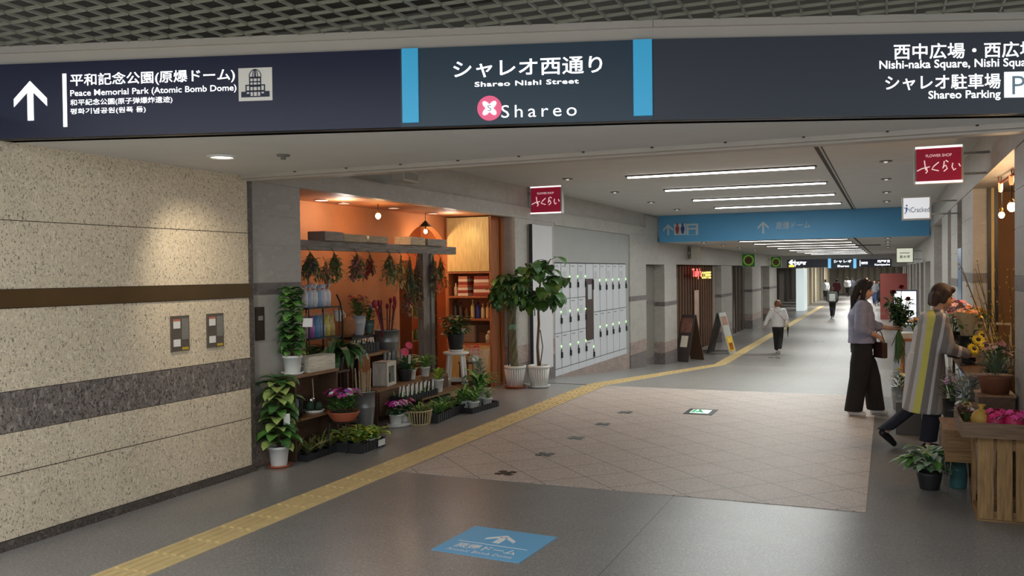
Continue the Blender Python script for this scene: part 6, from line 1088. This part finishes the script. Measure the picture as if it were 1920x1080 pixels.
    for a, f in ((ar, fr), (al, fl_)):
        B = MB(); f = f.normalized(); B.caps([a-Vector((0, 0, .022*H))-f*.018*H, a-Vector((0, 0, .024*H))+f*.035*H, a-Vector((0, 0, .030*H))+f*.072*H], [.024*H, .023*H, .018*H], 10); s_ = B.build('shoe', feet, o, True); remesh(s_, vox*.9, 2)
    return o
# --- woman choosing flowers
H = 1.57; pw = fl(1616, 778); WZ = -PI/2+.12
M_SHIRT = mat('blue_grey_shirt', (148, 152, 178), .8, 0, .05, 20)
P = dict(turn=14, nod=.16, shr=(.165, -.01, 1.27), er=(.235, -.03, 1.02), wr=(.135, .155, .93), handr=((-.62, .62, -.42), (.5, .5, .55), .8),
         shl=(-.165, .01, 1.27), el=(-.185, .13, 1.03), wl=(-.14, .34, 1.0), handl=((.05, 1, .05), (-.7, 0, .7), 1.15),
         ar=(.085, -.10, .075), al=(-.085, .16, .075), kr=(.09, -.04, .45), kl=(-.09, .11, .45), fr=(.25, 1, 0), fl=(-.1, 1, 0))
wm = person('woman with long dark hair in blue grey shirt and wide black trousers, holding a bouquet', pw, WZ, H, P, dict(m=M_SHIRT, sleeve=.35, loose=1.16, hem=.535*H), dict(m=M_BLKC, wide=1.62, hem=-.012), M_HAIRB, 'long', .0075, M_SHOEW)
B = MB(); B.loft([((0, 0, .575*H), .100*H, .083*H), ((0, 0, .612*H), .094*H, .078*H)], 22); B.build('waistband', mat('dark_brown_leather', (70, 46, 38), .5, 0, .08, 20), wm, True)
B = MB(); B.path([(.06*math.cos(a), -.005+.055*math.sin(a), 1.345+.012*math.sin(a*2)) for a in [2*PI*k/16 for k in range(17)]], .014, 6); B.build('collar', M_SHIRT, wm, True)
def along(o, v): return Matrix.Translation(o.location) @ Matrix.Rotation(o.rotation_euler.z, 4, 'Z') @ Vector(v)
hp = along(wm, (-.135, .42, 1.0))
t = thing('hand_bouquet', 'upright bunch of green leaves with dark red flowers held by the woman', 'bouquet', hp); R = random.Random(101); B = MB(); S = MB(); F = MB(); ms = [green((62, 92, 60)), green(LD), green((80, 104, 72))]
for i in range(30):
    a = R.uniform(0, 6.28); r = .15*R.random()**.5; e = Vector((r*math.cos(a)*1.1, r*math.sin(a), R.uniform(.10, .38))); lo = Vector((-e.x*.5, -e.y*.5, -R.uniform(.15, .42))); S.path([lo, (0, 0, 0), e], .004, 4)
    for j in range(9): q = e*R.uniform(.2, 1.0); B.m = R.randrange(3); B.leaf(q, (R.uniform(-1, 1), R.uniform(-1, 1), R.uniform(-.1, 1)), R.uniform(.08, .12), R.uniform(.04, .055), .5, .25, 'ovate', 4)
for i in range(18): a = R.uniform(0, 6.28); B.m = 1; B.leaf((.01*math.cos(a), .01*math.sin(a), -.02), (.25*math.cos(a), .25*math.sin(a), -1), R.uniform(.25, .42), .028, .2, .3, 'strap', 6)
B.build('foliage', ms, t); S.build('stems', M_STEM, t)
for e in (Vector((-.05, .03, .40)), Vector((.03, .02, .46)), Vector((.10, .05, .32))):
    F = MB(); S = MB(); S.path([(0, 0, .05), e*.5, e], .004, 4); S.build('flower_stem', M_STEM, t)
    for q in range(3): F.petals(e+Vector((0, 0, .012*q)), (0, -.2, 1), .048-.01*q, 7, .05, .45+.35*q)
    F.build('flower', mat('dark_red_rose', (136, 22, 40), .5, 0, .15, 20), t)
bp = along(wm, (.02, .20, .80)); t = thing('shoulder_bag', 'small dark brown bag hanging at the front of the woman', 'bag', bp, WZ+.5); B = MB(); B.bx(-.09, .09, -.035, .035, -.13, .05); B.build('body', mat('dark_brown_leather', (70, 46, 38)), t, bevel=.012); B = MB(); B.bx(-.092, .092, -.04, -.034, -.03, .052); B.build('flap', mat('dark_brown_leather', (70, 46, 38)), t); 
B = MB(); B.path([(-.08, 0, .05), (-.05, -.02, .16), (.0, -.02, .19), (.05, -.02, .16), (.08, 0, .05)], .007, 6); B.build('strap', mat('tan_strap', (120, 78, 56), .5, 0, .06, 20), t)
# --- florist
H = 1.56; pf = fl(1738, 842); FZ = -PI/2+.40
def smock_mat():
    m = bpy.data.materials.new('striped_smock'); m.use_nodes = True; N = m.node_tree.nodes; Lk = m.node_tree.links; b = N['Principled BSDF']; tc = N.new('ShaderNodeTexCoord'); sp = N.new('ShaderNodeSeparateXYZ'); Lk.new(tc.outputs['Object'], sp.inputs[0])
    rp = N.new('ShaderNodeValToRGB'); rp.color_ramp.interpolation = 'CONSTANT'; e = rp.color_ramp.elements; dt = N.new('ShaderNodeVectorMath'); dt.operation = 'DOT_PRODUCT'; dt.inputs[1].default_value = (.30, 1.0, -.17); Lk.new(tc.outputs['Object'], dt.inputs[0])
    mr = N.new('ShaderNodeMapRange'); mr.inputs[1].default_value = -.42; mr.inputs[2].default_value = .22; Lk.new(dt.outputs['Value'], mr.inputs[0]); Lk.new(mr.outputs[0], rp.inputs[0])
    G1, G2, YL, WH = (136, 132, 132), (166, 163, 160), (224, 220, 118), (212, 211, 212); st = [(0, G1), (.12, WH), (.22, G2), (.27, WH), (.32, YL), (.41, G1), (.50, WH), (.54, G1), (.63, G2), (.70, G1), (.80, WH), (.85, G1)]
    while len(e) < len(st): e.new(.5)
    for k, (p_, c) in enumerate(st): e[k].position = p_; e[k].color = lin(c)
    Lk.new(rp.outputs[0], b.inputs['Base Color']); b.inputs['Roughness'].default_value = .85; return m
P = dict(hip=(0, -.02, .80), chest=(0, .05, 1.13), neck=(0, .10, 1.29), head=(0, .15, 1.425), turn=8, nod=.22, shr=(.165, .06, 1.215), er=(.205, .10, .97), wr=(.15, .31, .90), handr=((-.2, 1, -.05), (.7, 0, .7), 1.0), shl=(-.165, .07, 1.215), el=(-.20, .20, 1.0), wl=(-.10, .38, .93), handl=((.3, 1, 0), (-.7, 0, .7), 1.0),
         kr=(.085, .02, .43), kl=(-.08, -.06, .42), ar=(.085, -.03, .075), al=(-.08, -.36, .16), fr=(.1, 1, 0), fl=(0, .75, -.65))
fm_ = person('person with short dark hair in a long grey smock with yellow stripes, bending over flowers', pf, FZ, H, P, dict(m=smock_mat(), sleeve=.92, loose=1.14, hem=.66, name='smock'), dict(m=mat('navy_trousers', (40, 42, 56), .85, 0, .1, 14), wide=1.25, hem=.01, hipk=.84), M_HAIRD, 'bob', .0085, M_BLACK)
B = MB(); B.loft([((0, -.02, .36), .255, .185), ((0, -.02, .50), .235, .175), ((0, -.015, .66), .21, .165), ((0, -.01, .82), .195, .16), ((0, .0, .92), .18, .14)], 26); s_ = B.build('smock_skirt', bpy.data.materials['striped_smock'], fm_, True); remesh(s_, .012, 3)
hp = along(fm_, (.10, .42, .93)); t = thing('sunflower_bouquet', 'bouquet of sunflowers in clear film held by the person in the smock', 'bouquet', hp, FZ); R = random.Random(111); F = MB(); C = MB(); ms = mat('sunflower_yellow', (238, 208, 40), .5, 0, .1, 20)
for k, e in enumerate((Vector((.02, .0, .10)), Vector((.08, .04, .05)), Vector((-.03, .06, .13)), Vector((.09, .11, .09)), Vector((.07, -.07, .02)), Vector((.0, .12, .07)))):
    nrm = Vector((.9, -.25+.1*k, .45)); f_ = MB(); f_.petals(e, nrm, .062, 16, .028, .15); f_.petals(e+nrm*.004, nrm, .052, 14, .026, .35); fo = f_.build('flower', ms, t); C = MB(); x, y = frame(nrm); M = Matrix((( x.x, y.x, nrm.normalized().x, 0), (x.y, y.y, nrm.normalized().y, 0), (x.z, y.z, nrm.normalized().z, 0), (0, 0, 0, 1))); C.ell(e+nrm*.006, (.024, .024, .012), 12, 6, M); C.build('seed_head', mat('seed_brown', (62, 42, 28), .8, 0, .3, 60), fo, True)
S = MB(); [S.path([(.0+.02*k, .06, .05), (.02*k-.02, .18, -.10), (.0+.01*k, .34, -.22)], .005, 5) for k in range(4)]; S.build('stems', M_STEM, t); B = MB(); leaves(B, R, 14, (-.08, .04), .10, .10, .05, 'ovate', .5, .3, (.03, .1)); B.build('leaves', green((110, 128, 60)), t)
B = MB(); M = Matrix.Translation((.03, .05, .06)) @ Matrix.Rotation(PI*.66, 4, 'X').inverted() ; B.lathe([(.15, -.03), (.12, .10), (.05, .32), (.03, .40)], n=18, cap0=False, M=M); B.build('clear_film', mat('clear_film', (230, 234, 236)), t, True)
# --- walker in a white hoodie
M_WHOOD = mat('white_hoodie', (214, 212, 208), .85, 0, .05, 14); pq = atZ(1459, 663, ZL); H = 1.56
P = dict(shr=(.165, 0, 1.26), er=(.245, -.02, 1.02), wr=(.20, .10, .86), shl=(-.165, 0, 1.26), el=(-.27, -.06, 1.05), wl=(-.36, -.10, .84), ar=(.05, -.24, .14), al=(-.05, .20, .075), kr=(.07, .05, .46), kl=(-.07, .12, .45), fr=(0, .8, -.6), fl=(0, 1, 0), turn=0)
wk = person('person walking away in a white hoodie and black trousers with a shoulder bag', pq, .03, H, P, dict(m=M_WHOOD, sleeve=.95, loose=1.18, hem=.50*H, name='hoodie'), dict(m=M_BLKC, wide=1.25), M_HAIRL, 'bob', .014, M_SHOEW, face=False)
B = MB(); B.ell((0, -.085, 1.27), (.10, .055, .10), 14, 9); B.build('hood', M_WHOOD, wk, True); B = MB(); B.path([(-.12, -.02, 1.30), (.0, -.14, 1.2), (.18, -.12, 1.0), (.24, -.05, .92)], .010, 6); B.build('bag_strap', mat('pink_strap', (190, 140, 140), .6, 0, 0), wk)
q = along(wk, (.235, -.06, .78)); t = thing('cloth_bag', 'pale cloth bag at the hip of the white hoodie walker', 'bag', q); B = MB(); B.loft([((0, 0, 0), .06, .10), ((0, 0, .08), .07, .12), ((0, 0, .16), .05, .09), ((0, 0, .2), .02, .05)], 14); B.build('body', mat('pale_canvas', (196, 188, 166), .8, 0, .06, 20), t, True); B = MB(); B.path([(0, -.05, .17), (-.02, 0, .30), (0, .05, .17)], .006, 5); B.build('handle', mat('pink_strap', (190, 140, 140)), t)
q = along(wk, (.27, .10, .48)); t = thing('folded_umbrella', 'dark folded umbrella with pale handle carried by the white hoodie walker', 'umbrella', q); B = MB(); B.path([(0, 0, .36), (0, 0, .30), (0, 0, .0)], [.012, .028, .006], 8); B.build('canopy', M_BLKC, t); B = MB(); B.path([(0, 0, .36), (0, 0, .46), (.02, 0, .48), (.035, 0, .46)], .012, 6); B.build('handle', M_WHITE, t)
# --- people far down the corridor
def walker(px, py, rz, H, top, legs, hairm, label, s=1, hair='short', top_name='shirt', fr=1):
    p = atZ(px, py, ZL); P = dict(ar=(.05, -.2*s, .13 if s > 0 else .075), al=(-.05, .2*s, .075 if s > 0 else .13), kr=(.07, .04, .28*H), kl=(-.07, .06, .28*H), wr=(.2, .14*s, .52*H), wl=(-.2, -.14*s, .52*H))
    return person(label, p, rz, H, P, dict(m=top, sleeve=.9, loose=1.1, hem=.5*H, name=top_name), dict(m=legs, wide=1.1), hairm, hair, .022, M_BLACK, hands=False, face=False, group='people far down the corridor', fold=0)
M_GRT = mat('grey_green_top', (86, 88, 84), .85, 0, .1, 9); M_MAR = mat('maroon_coat', (84, 34, 42), .85, 0, .1, 9); M_WSH = mat('white_shirt', (220, 222, 226), .8, 0, .03, 9); M_JEAN = mat('blue_jeans', (48, 60, 92), .85, 0, .1, 9); M_GTR = mat('grey_trousers', (110, 112, 118), .85, 0, .1, 9); M_DTP = mat('dark_top', (54, 56, 66), .85, 0, .1, 9)
w1 = walker(1561, 597, 0, 1.58, M_GRT, M_BLKC, M_HAIRD, 'far walker in grey green top with a pale backpack, seen from behind', 1, 'bob')
q = along(w1, (0, -.17, 1.0)); t = thing('backpack', 'pale grey backpack on the far walker in grey green', 'backpack', q); B = MB(); B.bx(-.15, .15, -.09, .03, -.16, .22); B.build('body', mat('pale_grey_bag', (176, 178, 172), .8, 0, .06, 12), t, bevel=.04); B = MB(); B.bx(-.11, .11, -.13, -.09, -.13, .06); B.build('pocket', mat('pale_grey_bag', (176, 178, 172)), t, bevel=.02)
walker(1548, 566, 0, 1.68, M_WSH, M_DTP, M_HAIRB, 'far person in white shirt beside the maroon coat', -1)
walker(1569, 568, 0, 1.72, M_MAR, M_BLKC, M_HAIRB, 'far person in a dark maroon coat', 1, 'short', 'coat')
walker(1589, 557, .1, 1.70, M_WSH, M_BLKC, M_HAIRB, 'far person in white shirt walking alone in mid corridor', -1)
walker(1598, 556, 0, 1.66, M_DTP, M_DTP, M_HAIRB, 'far person in dark clothes next to the lone white shirt', 1)
walker(1640, 573, PI, 1.72, M_GTR, M_JEAN, M_HAIRB, 'far person in grey top and blue jeans walking this way', 1)
walker(1648, 571, PI, 1.66, M_DTP, M_DTP, M_HAIRD, 'far person in dark top beside the blue jeans', -1, 'bob')
walker(1626, 556, PI, 1.70, mat('red_top', (120, 60, 54), .85, 0, .1, 9), M_DTP, M_HAIRB, 'far person in reddish top behind the long haired woman', 1)
